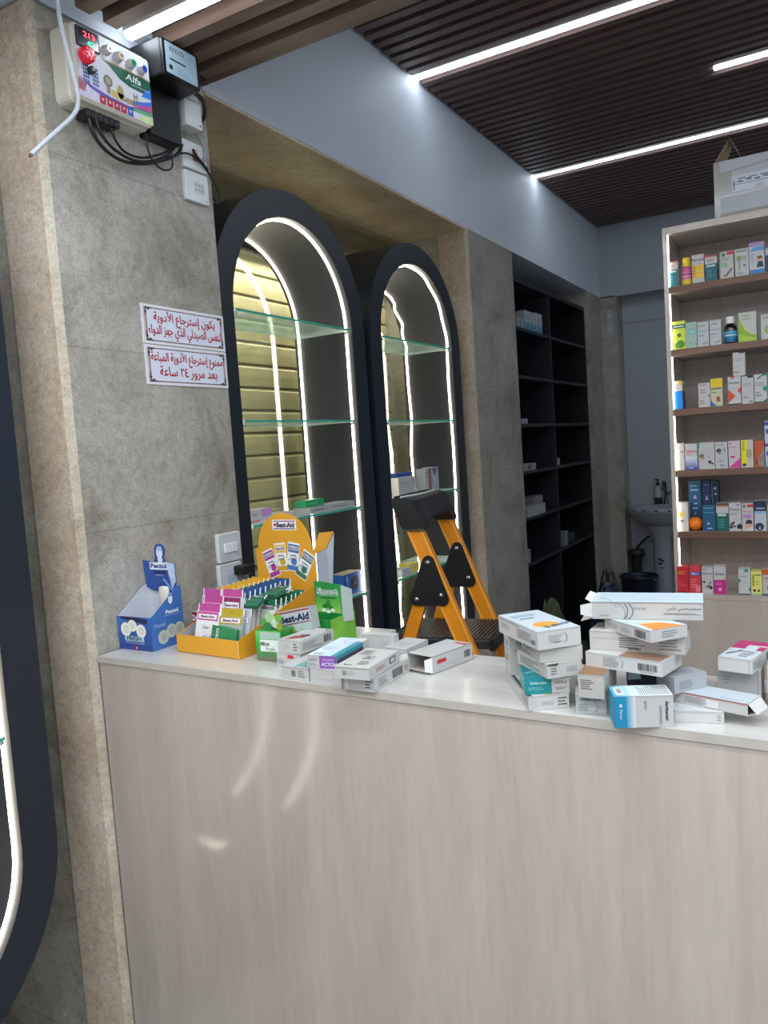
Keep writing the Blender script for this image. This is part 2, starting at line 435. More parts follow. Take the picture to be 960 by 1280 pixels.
# ------------------------------------------------------------------ generic printed carton
INK = '#3a3d42'
def face_T(face, w, d, h):
    e = .0004
    return {'front': frame((-w/2, -d/2-e, 0), (1, 0, 0), (0, 0, 1)), 'back': frame((w/2, d/2+e, 0), (-1, 0, 0), (0, 0, 1)),
            'left': frame((-w/2-e, d/2, 0), (0, -1, 0), (0, 0, 1)), 'right': frame((w/2+e, -d/2, 0), (0, 1, 0), (0, 0, 1)),
            'top': frame((-w/2, -d/2, h+e), (1, 0, 0), (0, 1, 0))}[face]
def prints(b, T, W, H, items):
    z = 0.0
    for it in items:
        z += .00012
        k = it[0]
        if k == 'rect': b.rect(it[1]*W, it[2]*H, it[3]*W, it[4]*H, M(dim(it[5]), .45, var=.03), z, T=T)
        elif k == 'grad':
            _, x0, y0, x1, y1, ca, cb, n = it
            A, B = lin(ca), lin(cb)
            for i in range(n):
                f = (i+.5)/n; c = [a+(c2-a)*f for a, c2 in zip(A, B)][:3]
                hx = '#%02x%02x%02x' % tuple(int(255*max(0, min(1, (x*12.92 if x < .0031 else 1.055*x**(1/2.4)-.055)))) for x in c)
                b.rect((x0+(x1-x0)*i/n)*W, y0*H, (x0+(x1-x0)*(i+1)/n)*W, y1*H, M(hx, .45, var=.03), z, T=T)
        elif k == 'vgrad':
            _, x0, y0, x1, y1, ca, cb, n = it
            A, B = lin(ca), lin(cb)
            for i in range(n):
                f = (i+.5)/n; c = [a+(c2-a)*f for a, c2 in zip(A, B)][:3]
                hx = '#%02x%02x%02x' % tuple(int(255*max(0, min(1, (x*12.92 if x < .0031 else 1.055*x**(1/2.4)-.055)))) for x in c)
                b.rect(x0*W, (y0+(y1-y0)*i/n)*H, x1*W, (y0+(y1-y0)*(i+1)/n)*H, M(hx, .45, var=.03), z, T=T)
        elif k == 'poly': b.quad([(p[0]*W, p[1]*H, z) for p in it[1]], M(it[2], .45, var=.03), T=T)
        elif k == 'disc': b.disc(it[1]*W, it[2]*H, it[3]*H, M(it[4], .45, var=.03), z, 18, T=T, ry=(it[5]*H if len(it) > 5 else None))
        elif k == 'text': b.text(it[1], it[2]*W, it[3]*H, it[4]*H, M(it[5], .5, var=.02), z, T=T, rot=it[6] if len(it) > 6 else 0, bold=it[7] if len(it) > 7 else .012)
        elif k == 'lines':
            _, x0, y0, x1, y1, n, c = it; r = random.Random(int(x0*977+y0*313+n))
            for i in range(n):
                yy = y0+(y1-y0)*(i+.5)/n; t_ = (y1-y0)/n*.17; xe = x1-(x1-x0)*r.random()*.35
                b.rect(x0*W, (yy-t_)*H, xe*W, (yy+t_)*H, M(c, .5, var=.02), z, T=T)
        elif k == 'vlines':
            _, x0, y0, x1, y1, n, c = it; r = random.Random(n)
            for i in range(n):
                xx = x0+(x1-x0)*(i+.5)/n; t_ = (x1-x0)/n*.17; ye = y1-(y1-y0)*r.random()*.3
                b.rect((xx-t_)*W, y0*H, (xx+t_)*W, ye*H, M(c, .5, var=.02), z, T=T)
        elif k == 'barcode':
            _, x0, y0, x1, y1 = it; r = random.Random(int(x0*100)); x = x0
            while x < x1:
                s_ = (x1-x0)*(.012+.03*r.random()); b.rect(x*W, y0*H, min(x+s_, x1)*W, y1*H, M(INK, .5, var=.02), z, T=T); x += s_+(x1-x0)*(.012+.03*r.random())
        elif k == 'ring':
            _, x, y, r1, r2, c, a0, a1 = it
            n = 18; P = [(x*W+r*H*math.cos(math.radians(a0+(a1-a0)*i/n)), y*H+r*H*math.sin(math.radians(a0+(a1-a0)*i/n)), z) for r in (r1, r2) for i in range(n+1)]
            b.add(P, [(i, i+1, n+2+i, n+1+i) for i in range(n)], M(c, .5, var=.02), T=T)
def dim(hx, k=.80):
    v = [int(hx[i:i+2], 16) for i in (1, 3, 5)]
    return hx if min(v) < 150 else '#%02x%02x%02x' % tuple(int(x*k**.45) for x in v)
def carton_mb(w, d, h, col, faces=None, open_end=None, rough=.42):
    col = dim(col, .70)
    b = MB(); m = M(col, rough, var=.03, scale=18)
    if open_end is None:
        b.box(-w/2, w/2, -d/2, d/2, 0, h, m)
    else:
        t_ = .0012; inn = M('#a89f94', .7, var=.05)
        b.box(-w/2, w/2, -d/2, d/2, 0, t_, m); b.box(-w/2, w/2, -d/2, d/2, h-t_, h, m)
        if open_end in ('left', 'right'):
            b.box(-w/2, w/2, -d/2, -d/2+t_, 0, h, m); b.box(-w/2, w/2, d/2-t_, d/2, 0, h, m)
            s = -1 if open_end == 'left' else 1
            b.box(-s*w/2-(t_ if s < 0 else 0), -s*w/2+(t_ if s > 0 else 0), -d/2, d/2, 0, h, m) if False else b.box(min(-s*w/2, -s*(w/2-t_)), max(-s*w/2, -s*(w/2-t_)), -d/2, d/2, 0, h, m)
            b.box(-w/2+t_*2, w/2-t_*2, -d/2+t_*1.2, d/2-t_*1.2, t_*1.1, t_*1.4, inn); b.box(-w/2+t_*2, w/2-t_*2, -d/2+t_*1.2, d/2-t_*1.2, h-t_*1.4, h-t_*1.1, inn)
            b.box(-w/2+t_*2, w/2-t_*2, d/2-t_*1.5, d/2-t_*1.2, t_*1.1, h-t_*1.1, inn)
        else:
            b.box(-w/2, -w/2+t_, -d/2, d/2, 0, h, m); b.box(w/2-t_, w/2, -d/2, d/2, 0, h, m); b.box(-w/2, w/2, d/2-t_, d/2, 0, h, m)
            b.box(-w/2+t_*1.2, w/2-t_*1.2, -d/2+t_*2, d/2-t_*2, t_*1.1, t_*1.4, inn)
    # closing seams of the tuck flaps
    sm = M('#9b958d', .6, var=.05)
    for fc, it in (faces or {}).items():
        W = d if fc in ('left', 'right') else w; H = d if fc == 'top' else h
        if fc == open_end: continue
        prints(b, face_T(fc, w, d, h), W, H, it)
    if open_end != 'front': b.rect(.0015, h-.0022, w-.0015, h-.0016, sm, .00005, T=face_T('front', w, d, h))
    return b
CART = []
def carton(label, zb, org, ang, dims, col='#e4e3e0', faces=None, group=None, open_end=None, name='medicine_box', cat='box', tilt=None):
    """org = front-left bottom corner; ang = rotation of the front edge"""
    w, d, h = dims; a = math.radians(ang)
    c = Vector((org[0]+math.cos(a)*w/2-math.sin(a)*d/2, org[1]+math.sin(a)*w/2+math.cos(a)*d/2, zb))
    o = carton_mb(w, d, h, col, faces, open_end).build(name, None, c, a)
    if tilt: o.rotation_euler.x, o.rotation_euler.y = math.radians(tilt[0]), math.radians(tilt[1])
    tag(o, label, cat, group); CART.append(o)
    return o
def flap(parent, pts, col='#e4e3e0', name='flap', lines=True):
    b = MB(); m = M(col, .45, var=.03); n = (Vector(pts[1])-Vector(pts[0])).cross(Vector(pts[2])-Vector(pts[0])).normalized()*.0008
    k = len(pts); b.add([Vector(p) for p in pts]+[Vector(p)+n for p in pts], [tuple(range(k))[::-1], tuple(range(k, 2*k))]+[(i, (i+1) % k, k+(i+1) % k, k+i) for i in range(k)], m)
    return b.build(name, parent)

# ------------------------------------------------------------------ loose medicine boxes on the counter, left heap
GL = 'medicine boxes heaped beside the plaster display'
GM = '#76797d'
def L(x0, y0, x1, y1, n, c=GM): return ('lines', x0, y0, x1, y1, n, c)
TZ = 1.0005
carton('white medicine box with teal striped top, lowest at the front of the left heap', TZ, (.696, 1.483), -1.5, (.083, .13, .0315), faces={
    'front': [('barcode', .36, .25, .52, .75), L(.6, .2, .88, .8, 4), ('rect', .02, .9, .98, .93, '#b9b4ae')],
    'top': [('poly', [(.4, .02), (.98, .1), (.98, .55), (.45, .42)], '#8fc7c2'), ('vlines', .42, .06, .96, .48, 9, '#2f6f72'), ('disc', .2, .72, .03, '#c7283b')]}, group=GL)
carton('plain white medicine box under the purple-ended box in the left heap', TZ, (.784, 1.479), -3, (.093, .122, .0355), faces={
    'front': [('rect', .36, .3, .72, .62, '#d4d2cc'), ('rect', .38, .34, .70, .58, '#e9e7e2'), L(.4, .36, .68, .56, 3, '#bdbab4')]}, group=GL)
o = carton('long white medicine box with a purple end and teal edge stripe, across the left heap', 1.0365, (.779, 1.478), 4.9, (.082, .172, .030), faces={
    'front': [('rect', .42, 0, 1, 1, '#8a58ab'), ('text', 'ACTON', .74, .33, .3, '#e8dff2', 0, .02), L(.52, .6, .92, .8, 2, '#d9c9ea'), L(.06, .55, .36, .8, 2), L(.04, .15, .38, .42, 3, '#8aa39a')],
    'top': [('rect', .80, 0, 1, .80, '#2f93a4'), ('rect', .80, .80, 1, 1, '#efeff0'), ('grad', .02, .0, .8, .99, '#dfe9ee', '#c9dbe6', 4), ('rect', .14, .05, .45, .14, '#b6c9cf'), L(.1, .3, .6, .5, 4, '#b0c4d2'), ('ring', .62, .8, .10, .115, '#b7a6dd', 100, 330)],
    'right': [('rect', 0, .7, .8, 1, '#2f93a4'), ('rect', 0, 0, .8, .7, '#3c3550')]}, group=GL)
carton('white medicine box with barcode side, base of the front pair in the left heap', TZ, (.889, 1.456), .1, (.088, .172, .034), faces={
    'front': [('rect', .0, .02, .08, .98, '#8d8984'), ('rect', .14, .05, .2, .95, '#f7f5f0'), L(.74, .2, .94, .8, 3, '#4a4a4d')],
    'right': [('barcode', .50, .2, .78, .8), L(.12, .2, .38, .8, 5), L(.84, .3, .96, .7, 3)]}, group=GL)
o = carton('white medicine box with a small square emblem, tilted on top of the front pair', 1.0365, (.895, 1.424), 3.5, (.088, .157, .028), faces={
    'front': [('rect', .22, .3, .34, .66, '#8f8d88'), L(.38, .3, .62, .7, 3, '#b1aea9'), ('rect', .0, .86, 1, .9, '#a9a7a4')],
    'top': [('rect', .40, .42, .68, .58, '#54575c'), ('rect', .43, .44, .65, .56, '#d9dadb'), ('rect', .48, .46, .6, .54, '#54575c'), L(.1, .62, .5, .9, 5), ('text', 'forte', .3, .1, .05, '#33363b', 0, .03), L(.5, .12, .85, .32, 4)],
    'right': [('rect', .66, .3, .86, .8, '#2d3036'), ('rect', .69, .38, .83, .72, '#d8dadc'), L(.2, .3, .55, .7, 4, '#b07f86')]}, group=GL)
carton('white medicine box with a small red mark, under the dark-printed box by the green packets', TZ, (.616, 1.567), 0, (.075, .118, .037), faces={
    'front': [('poly', [(.45, .62), (.75, .66), (.68, .9), (.48, .88)], '#c7283b'), L(.05, .2, .3, .6, 3)]}, group=GL)
carton('white medicine box with red and dark top print, upper left of the left heap', 1.038, (.620, 1.571), -4.8, (.075, .138, .034), faces={
    'front': [L(.7, .18, .92, .82, 3, '#55585c'), L(.3, .4, .55, .6, 2, '#b7b5b1')],
    'top': [('poly', [(.25, .03), (.75, .25), (.8, .48), (.3, .3)], '#a4463f'), ('disc', .62, .42, .11, '#3d3234', .06), ('disc', .62, .42, .05, '#7a6a64', .03), ('rect', .8, .86, .96, .93, '#8b8d7d')],
    'right': [('barcode', .70, .25, .92, .82), L(.08, .3, .5, .8, 4, '#6d7074'), ('rect', .05, .2, .65, .24, '#6d7074')]}, group=GL)
carton('white upright medicine box half hidden behind the left heap', TZ, (.797, 1.70), 4, (.094, .03, .064), faces={'front': [L(.55, .55, .9, .8, 2, '#b8b6b4'), ('rect', .78, .2, .92, .5, '#c9c7c5')]}, group=GL)
carton('white medicine box lying just left of the opened box', TZ, (.882, 1.668), -5, (.068, .105, .044), faces={'top': [L(.15, .2, .8, .6, 4, '#b3bec6')], 'front': [L(.2, .3, .8, .7, 3, '#a9b5bd')]}, group=GL)
o = carton('white medicine box with an open torn end and red marks, right of the left heap', TZ, (.963, 1.645), -14.8, (.083, .152, .042), open_end='front', faces={
    'right': [('rect', .1, .5, .32, .72, '#c02f3c'), ('barcode', .78, .3, .93, .72), L(.4, .2, .7, .4, 2, '#c9c6c3')],
    'top': [('rect', .52, .84, .95, .92, '#c4434c'), L(.2, .3, .8, .6, 3, '#cfd3d6')]}, group=GL)
flap(o, [(-.0405, -.077, .002), (.0405, -.077, .002), (.039, -.094, .010), (-.039, -.094, .010)])
flap(o, [(.0405, -.077, .003), (.0405, -.077, .040), (.030, -.094, .036), (.030, -.094, .006)])
flap(o, [(-.0405, -.077, .040), (-.0405, -.077, .003), (-.052, -.090, .008), (-.052, -.090, .036)])

# ------------------------------------------------------------------ right heap
GR = 'medicine boxes heaped on the right of the counter'
carton('white medicine box with a purple-cornered top, lowest of the stack beside the ladder', TZ, (1.343, 1.452), 33.8, (.083, .205, .030), faces={
    'front': [('vlines', .33, .3, .62, .62, 9, '#8b8d91'), L(.72, .2, .95, .85, 3, '#55585c')],
    'top': [('rect', 0, 0, .09, .98, '#3b3f47'), ('rect', .5, .02, .98, .1, '#7d3f8d'), ('rect', .4, .01, .62, .09, '#a9a23a'), ('rect', .1, .14, .3, .5, '#bcd0d4')],
    'left': [('rect', .72, .3, .94, .7, '#b5b8ba'), ('rect', 0, .88, 1, .94, '#8b8d90')]}, group=GR)
carton('teal and white medicine box, second from the bottom in the stack beside the ladder', 1.031, (1.334, 1.461), 27.5, (.089, .085, .036), col='#dcdad6', faces={
    'front': [('rect', 0, 0, .6, 1, '#18858c'), ('text', 'Gizlan-plus', .3, .62, .2, '#c8e8e6', 0, .01), L(.06, .22, .5, .42, 2, '#7cc0c0'), ('vlines', .66, .55, .95, .72, 8, '#44474b'), L(.68, .2, .95, .35, 2)],
    'left': [('rect', 0, 0, 1, 1, '#5aa9ad'), ('rect', .1, .55, .9, .62, '#d6ebe9')],
    'top': [('rect', 0, 0, .95, 1, '#17797f'), ('poly', [(.05, .3), (.6, .55), (.62, .6), (.05, .36)], '#8fd0cf')]}, group=GR)
carton('white medicine box standing at the back of the stack beside the ladder', 1.031, (1.2596, 1.5767), 33.8, (.075, .055, .0965), faces={
    'left': [('text', 'Fastin', .5, .72, .1, '#5f86a0', 0, .01), ('rect', .1, .55, .9, .57, '#7c9cad'), L(.15, .25, .85, .45, 4)], 'front': [('text', 'Fastin', .4, .72, .1, '#5f86a0', 0, .01), ('rect', .1, .55, .9, .57, '#7c9cad')]}, group=GR)
o = carton('white medicine box with a half-open lid slot, third from the bottom beside the ladder', 1.0675, (1.382, 1.461), 45.9, (.078, .135, .0295), col='#dedcd8', faces={
    'front': [('vlines', .55, .3, .85, .75, 8, '#8d8f92'), L(.1, .2, .3, .75, 3, '#55585c'), ('poly', [(0, 1), (.34, 1), (.28, .82), (.05, .86)], '#4a443f')],
    'left': [L(.1, .2, .75, .8, 5, '#6b6e72')]}, group=GR)
carton('white blank-ended medicine box under the orange-topped box beside the ladder', 1.0975, (1.366, 1.467), 36, (.089, .13, .0295), col='#dad7d2', faces={
    'left': [L(.1, .25, .8, .75, 4, '#6b6e72'), ('rect', .04, .3, .1, .7, '#f6f4ef')], 'front': []}, group=GR)
carton('white medicine box with an orange oval on its lid, topmost beside the ladder', 1.128, (1.370, 1.449), 46.4, (.096, .182, .037), faces={
    'front': [L(.25, .3, .6, .75, 5, '#8d8f93'), ('rect', .36, .3, .52, .34, '#5b5e62'), ('ring', .55, .52, .3, .34, '#6b6e72', -60, 60)],
    'left': [L(.5, .2, .92, .75, 6, '#6b6e72'), L(.08, .4, .3, .7, 3, '#8d8f93'), ('rect', .84, .2, .94, .45, '#74777b'), ('rect', .05, .86, .55, .9, '#74777b')],
    'top': [('rect', 0, 0, 1, 1, '#dbe8ef'), ('disc', .47, .27, .155, '#eda34a', .135), ('text', 'Fullmin', .68, .20, .10, '#2c4a66', 18, .03), L(.1, .72, .8, .86, 2, '#6f93ad'), ('rect', .2, .62, .55, .65, '#3c5d78')]}, group=GR)
carton('white medicine box with blue-green lettering, lying left of the blue-ended box at the edge', TZ, (1.435, 1.467), 16.5, (.058, .095, .0385), col='#d7d9d8', faces={
    'front': [('text', 'Gizlan-plus', .48, .76, .22, '#1d6a78', 0, .02), L(.08, .15, .5, .55, 4, '#7b8a8d'), ('ring', .5, .38, .3, .33, '#7b8a8d', -60, 60)]}, group=GR)
carton('small white medicine box with a brown top, beneath the crossed boxes', 1.0395, (1.445, 1.455), .9, (.050, .105, .0465), col='#d6d1ca', faces={
    'front': [L(.1, .35, .62, .8, 5, '#55585c')], 'top': [('rect', 0, 0, 1, 1, '#8d6a4b')]}, group=GR)
carton('white carton with a blue end and vertical black lettering, overhanging the counter front', TZ, (1.523, 1.417), 23, (.106, .063, .0595), col='#dcdad5', faces={
    'front': [('rect', 0, 0, .2, 1, '#1583a8'), ('grad', .2, 0, .36, 1, '#2b90b2', '#d3d6d4', 9), ('text', 'Anginovag', .88, .52, .145, '#26282b', -90, .03), L(0, 0, 0, 0, 1),
              ('text', 'spray', .52, .72, .09, '#5d6064', -90, .0), ('rect', .085, .66, .13, .76, '#cfe6ee'), ('text', 'Ferrer', .11, .42, .085, '#cfe6ee', -90, .0), ('vlines', .755, .1, .80, .95, 2, '#6d7074')],
    'left': [('rect', 0, 0, 1, 1, '#2a97bd')],
    'top': [('grad', 0, 0, .3, 1, '#46a9c9', '#b9d6df', 6), ('grad', .3, 0, 1, 1, '#cfdfe4', '#e4e4e1', 4), ('rect', .05, .12, .2, .85, '#e9eef0'), ('rect', .09, .3, .17, .7, '#8f9aa0'), ('vlines', .45, .1, .97, .9, 14, '#70767a')]}, group=GR)
carton('shadow-dark medicine box wedged in the gap behind the blue-ended carton', TZ, (1.512, 1.567), 0, (.058, .055, .0855), col='#2c3646', faces={'front': [('poly', [(.05, .55), (.5, .6), (.4, .95), (.05, .95)], '#c3d6e2'), L(.5, .3, .9, .5, 2, '#6d7a8c')]}, group=GR)  # added support box; the gap's shadow is put into its dark colour
carton('white medicine box with barcode front, bottom of the crossed stack', 1.0865, (1.446, 1.512), -12.8, (.157, .092, .029), faces={
    'front': [L(.24, .15, .46, .85, 6, '#808387'), ('ring', .44, .5, .34, .38, '#808387', -55, 55), ('barcode', .70, .25, .94, .72), L(.72, .1, .92, .2, 1)],
    'right': [L(.62, .2, .8, .8, 4, '#a9a6a1')], 'top': [('rect', .45, .0, .98, .5, '#9b7a63')]}, group=GR)
o = carton('white medicine box lettered in two lines, second layer of the crossed stack', 1.116, (1.450, 1.533), .4, (.182, .07, .0375), col='#dedbd6', faces={
    'front': [('rect', .02, .62, .98, .635, '#b59a91'), L(.32, .15, .60, .75, 5, '#55585c'), L(.74, .15, .97, .8, 4, '#77777a'), ('text', 'Simvate', .48, .16, .16, '#33363b', 0, .02)],
    'top': [('rect', 0, 0, 1, 1, '#e8e6e1')]}, group=GR)
carton('white medicine box with an orange and pale blue top, lying askew under the long box', 1.154, (1.476, 1.555), -40.1, (.140, .085, .0225), col='#dcdad6', faces={
    'front': [('barcode', .68, .15, .9, .8), L(.08, .3, .32, .75, 3, '#8b8d91'), L(.36, .2, .6, .7, 4, '#a2a4a8')],
    'right': [L(.3, .2, .75, .85, 3, '#77797d')],
    'top': [('rect', 0, 0, 1, 1, '#d6e6ee'), ('poly', [(.62, .2), (1, .1), (1, .9), (.72, .7)], '#e8892c'), ('poly', [(.55, .24), (.62, .2), (.72, .7), (.64, .72)], '#f3c79b')]}, group=GR)
o = carton('long white box with curled pattern and dark Arabic lettering, topmost of the crossed stack', 1.177, (1.457, 1.536), 8.1, (.208, .098, .0345), col='#d9d6d2', open_end='left', faces={
    'front': [('text', arabic('سيميرجسي بلس'), .83, .66, .3, '#35383d', 0, 0), ('rect', .64, .33, .97, .36, '#7b7d80'), L(.66, .36, .96, .44, 1), ('text', 'PLUS 500', .44, .66, .12, '#77797d', 0, .01),
              ('ring', .10, .45, .78, .81, '#8f8c90', 20, 95), ('ring', .20, .35, .62, .66, '#8f8c90', -40, 80), ('ring', .235, .5, .55, .60, '#6c6970', -60, 50), ('ring', .29, .5, .5, .55, '#6c6970', -70, 60), L(.06, .2, .18, .3, 1, '#8f8c90')],
    'top': [('rect', 0, 0, 1, 1, '#d8e9f4'), ('rect', .04, .3, .97, .33, '#bcd3e2'), ('rect', .04, .6, .97, .62, '#bcd3e2')]}, group=GR)
flap(o, [(-.104, -.048, .033), (-.104, -.048, .003), (-.127, -.051, .009), (-.127, -.051, .028)], '#d6d3cf')
flap(o, [(-.104, .046, .0335), (-.104, -.046, .0335), (-.118, -.040, .040), (-.118, .040, .040)], '#e3e6e8')
flap(o, [(-.104, -.046, .001), (-.104, .046, .001), (-.128, .044, -.006), (-.128, -.044, -.006)], '#cfccc8')
carton('grey-white medicine box with fine print, tucked under the right end of the crossed stack', 1.0445, (1.614, 1.513), 50.6, (.077, .046, .031), col='#c2c6cc', faces={
    'front': [L(.15, .2, .6, .75, 5, '#7c828a')], 'top': [L(.1, .2, .9, .8, 3, '#8f969f')]}, group=GR)
o = carton('long white medicine box with a thin red line, lying across a flat box', 1.0217, (1.610, 1.534), -16.7, (.137, .060, .0225), col='#dddbd7', open_end='right', faces={
    'front': [('rect', .14, .9, 1, .95, '#c1504a'), L(.14, .2, .45, .8, 5, '#85888c'), ('rect', .45, .15, .62, .8, '#eceae6')],
    'top': [('rect', .0, .0, 1, 1, '#d0dce2'), L(.6, .1, .92, .25, 2, '#8797a2')]}, group=GR)
flap(o, [(.0685, -.028, .001), (.0685, .028, .001), (.080, .026, .006), (.080, -.026, .006)], '#d2d0cc')
flap(o, [(.0688, .028, .0215), (.0688, -.028, .0215), (.083, -.025, .004), (.083, .025, .004)], '#d2d0cc')
carton('flat white medicine box half hidden right of the blue-ended carton', TZ, (1.617, 1.483), 13.6, (.086, .060, .021), faces={'front': [L(.86, .2, .96, .8, 3, '#85888c')], 'top': [('rect', 0, 0, 1, 1, '#d9dcde')]}, group=GR)
carton('grey-white upright medicine box under the magenta-topped box', TZ, (1.676, 1.621), -2, (.079, .055, .0715), col='#c9c8c6', faces={
    'front': [L(.14, .55, .3, .8, 3, '#85888c'), ('rect', .92, .02, .94, .98, '#9f9d9a')]}, group=GR)
carton('white medicine box with magenta corners on its lid, topmost at the far right', 1.0725, (1.681, 1.600), -11.6, (.063, .139, .027), faces={
    'front': [('rect', .9, .02, .92, .98, '#b9b7b4')], 'right': [L(.06, .2, .5, .8, 4, '#70747a'), ('barcode', .65, .2, .9, .8)],
    'top': [('rect', 0, 0, 1, 1, '#dfe6ea'), ('poly', [(0, .55), (.42, .55), (.42, .78), (1, .78), (1, 1), (0, 1)], '#b5376f'), ('rect', .78, .5, 1, .72, '#b5376f'), ('text', 'APROXIB', .26, .32, .055, '#2f3440', 60, .03), L(.5, .1, .9, .45, 4, '#70747a')]}, group=GR)
carton('white medicine box with a dark panel, cut by the right edge of the photo', TZ, (1.766, 1.612), 0, (.06, .06, .085), col='#d2d0cc', faces={'front': [('rect', .18, .2, .9, .8, '#4b443f')]}, group=GR)

# ------------------------------------------------------------------ blue lozenge display
BLU, BLU2 = '#2f55a0', '#243f86'
W_, D_, H_ = .142, .128, .100
t = thing('lozenge_display_box', 'blue cardboard lozenge display with a raised head card, nearest the wall on the counter', 'display box', (.077, 1.645, TZ), math.radians(-1))
b = MB(); cb = M(BLU, .38, var=.1, scale=12); cg = M('#c6cad1', .5, var=.03)
b.box(-W_/2, W_/2, -D_/2, -D_/2+.002, 0, H_, cb)
b.box(-W_/2, W_/2, -D_/2, D_/2, 0, .002, cg)
b.box(-W_/2+.001, W_/2-.001, -D_/2+.0022, -D_/2+.0028, .002, H_-.001, cg)
F = face_T('front', W_, D_, H_)
prints(b, F, W_, H_, [('vgrad', 0, 0, 1, 1, '#2b3f8c', '#3e6cb4', 6), ('poly', [(.1, .93), (.9, .8), (.9, .95), (.5, 1), (.1, 1)], '#22264a')])
for i, (x, y, r) in enumerate(((.46, .74, .19), (.26, .62, .22), (.72, .60, .21))):
    b.disc(x*W_, y*H_, r*H_, M('#e9e6dc', .5), .002+.0004*i, 20, T=F, ry=r*H_*.95); b.disc(x*W_, y*H_, r*H_*.55, M('#d2cdc0', .5), .0022+.0004*i, 18, T=F); b.disc(x*W_, y*H_, r*H_*.42, M('#dfdbd0', .5), .0023+.0004*i, 18, T=F)
b.rect(.22*W_, .29*H_, .80*W_, .43*H_, M('#a9cfdc', .5), .0040, T=F); b.text('FRESH', .5*W_, .36*H_, .11*H_, M('#14244f', .5), .0044, w=.54*W_, T=F, bold=.03)
b.rect(.22*W_, .27*H_, .80*W_, .28*H_, M('#d9e6f2', .5), .003, T=F); b.text('herbal throat lozenges', .52*W_, .22*H_, .05*H_, M('#d5def0', .5), .003, T=F, w=.62*W_)
b.disc(.55*W_, .08*H_, .05*H_, M('#d24a3c', .5), .003, T=F, ry=.05*H_); b.text('24', .55*W_, .08*H_, .05*H_, M('#f0e6e0', .5), .0034, T=F)
b.build('front_panel', t)
def side(sx, nm):
    b = MB(); T = frame((sx*W_/2, -D_/2, 0), (0, 1, 0), (0, 0, 1)); o = [(0, 0), (D_, 0), (D_, .178), (D_*.8, .168), (D_*.08, .104), (0, H_)]
    b.prism(o, -.001, .001, M('#3f6cb0', .4, var=.1, scale=10) if sx > 0 else cg, T=T)
    if sx > 0:
        b.text('Pectol', .66*D_, .105, .012, M('#e4ecf4', .5), .0018, w=.05, T=T, bold=.03); b.rect(.4*D_, .094, .93*D_, .095, M('#aac4e2', .5), .0016, T=T)
        b.disc(.64*D_, .142, .009, M('#dbe7ef', .5), .0015, T=T, ry=.015); b.disc(.64*D_, .154, .009, M('#7da3cf', .5), .0018, T=T, ry=.006)
        for i, (x, y) in enumerate(((.34, .034), (.60, .046), (.84, .046))):
            b.disc(x*D_, y, .021, M('#b9beb6', .5), .0016+.0003*i, 20, T=T); b.disc(x*D_, y, .012, M('#a5aba4', .5), .0017+.0003*i, 16, T=T)
        b.text('Pectol', .25*D_, .072, .012, M('#a9c5e6', .5), .0018, w=.04, T=T, shear=.2)
    else:
        b.prism(o, -.002, -.001, cb, T=T)
    b.build(nm, t)
side(1, 'side_panel'); side(-1, 'side_panel')
b = MB(); T = front(-W_/2, D_/2-.004, 0); T2 = T @ Matrix.Translation((0, 0, 0))
b.rect(.0, 0, W_, .178, cg, 0, T=T); b.rect(W_, 0, 0, .178, cb, -.001, T=T); b.build('back_panel', t)
b = MB(); T = front(-W_/2+.0, D_/2-.010, 0)
card = [(.008, .168), (.03, .158), (.07, .155), (.10, .16), (.135, .148), (.14, .2), (.138, .245), (.1, .244), (.096, .262), (.102, .282), (.098, .296), (.086, .303), (.070, .303), (.058, .297), (.054, .28), (.056, .262), (.05, .247), (.0, .252), (.003, .21)]
b.prism(card, 0, .0012, M('#2c4f9b', .35, var=.2, scale=9), T=T)
b.disc(.077, .279, .0185, M('#27489a', .4), .0014, T=T, ry=.022); b.disc(.077, .276, .0135, M('#dfe6ea', .5), .0017, T=T, ry=.0195); b.disc(.078, .289, .0125, M('#9fb6cf', .5), .0019, T=T, ry=.0075)
b.disc(.072, .278, .0018, M('#5a7090', .5), .0021, T=T, n=8); b.disc(.082, .278, .0018, M('#5a7090', .5), .0021, T=T, n=8); b.rect(.071, .2665, .083, .2675, M('#7c8fa8', .5), .0021, T=T); b.rect(.0765, .270, .0775, .277, M('#a9bccb', .5), .0021, T=T)
b.quad([(.066, .258, .0017), (.09, .258, .0017), (.086, .246, .0017), (.07, .246, .0017)], M('#dfe6ea', .5), T=T)
b.rect(.030, .223, .108, .246, M('#e3e9ee', .5), .0020, T=T); b.text('Pectol', .069, .235, .015, M('#234184', .5), .0024, w=.07, T=T, bold=.04)
b.rect(.045, .212, .10, .217, M('#15254f', .5), .0018, T=T); b.text('herbal drops', .07, .205, .006, M('#c9d8ec', .5), .0018, T=T)
b.quad([(.10, .247, .0016), (.136, .243, .0016), (.138, .19, .0016), (.12, .165, .0016)], M('#b9c8e2', .4, var=.25, scale=40), T=T)
b.quad([(.08, .195, .0017), (.09, .195, .0017), (.133, .15, .0017), (.125, .152, .0017)], M('#7ba0d8', .4), T=T)
b.build('header_card', t)
b = MB(); b.lathe([(0, 0), (.018, 0), (.021, .004), (.021, .075), (.017, .082), (0, .084)], M('#d9d2c6', .5), 18, T=Matrix.Translation((.02, .045, .09)) @ Matrix.Scale(.45, 4, (0, 1, 0))); b.box(.0, .04, .04, .055, .002, .092, cg); b.build('inner_card', t)

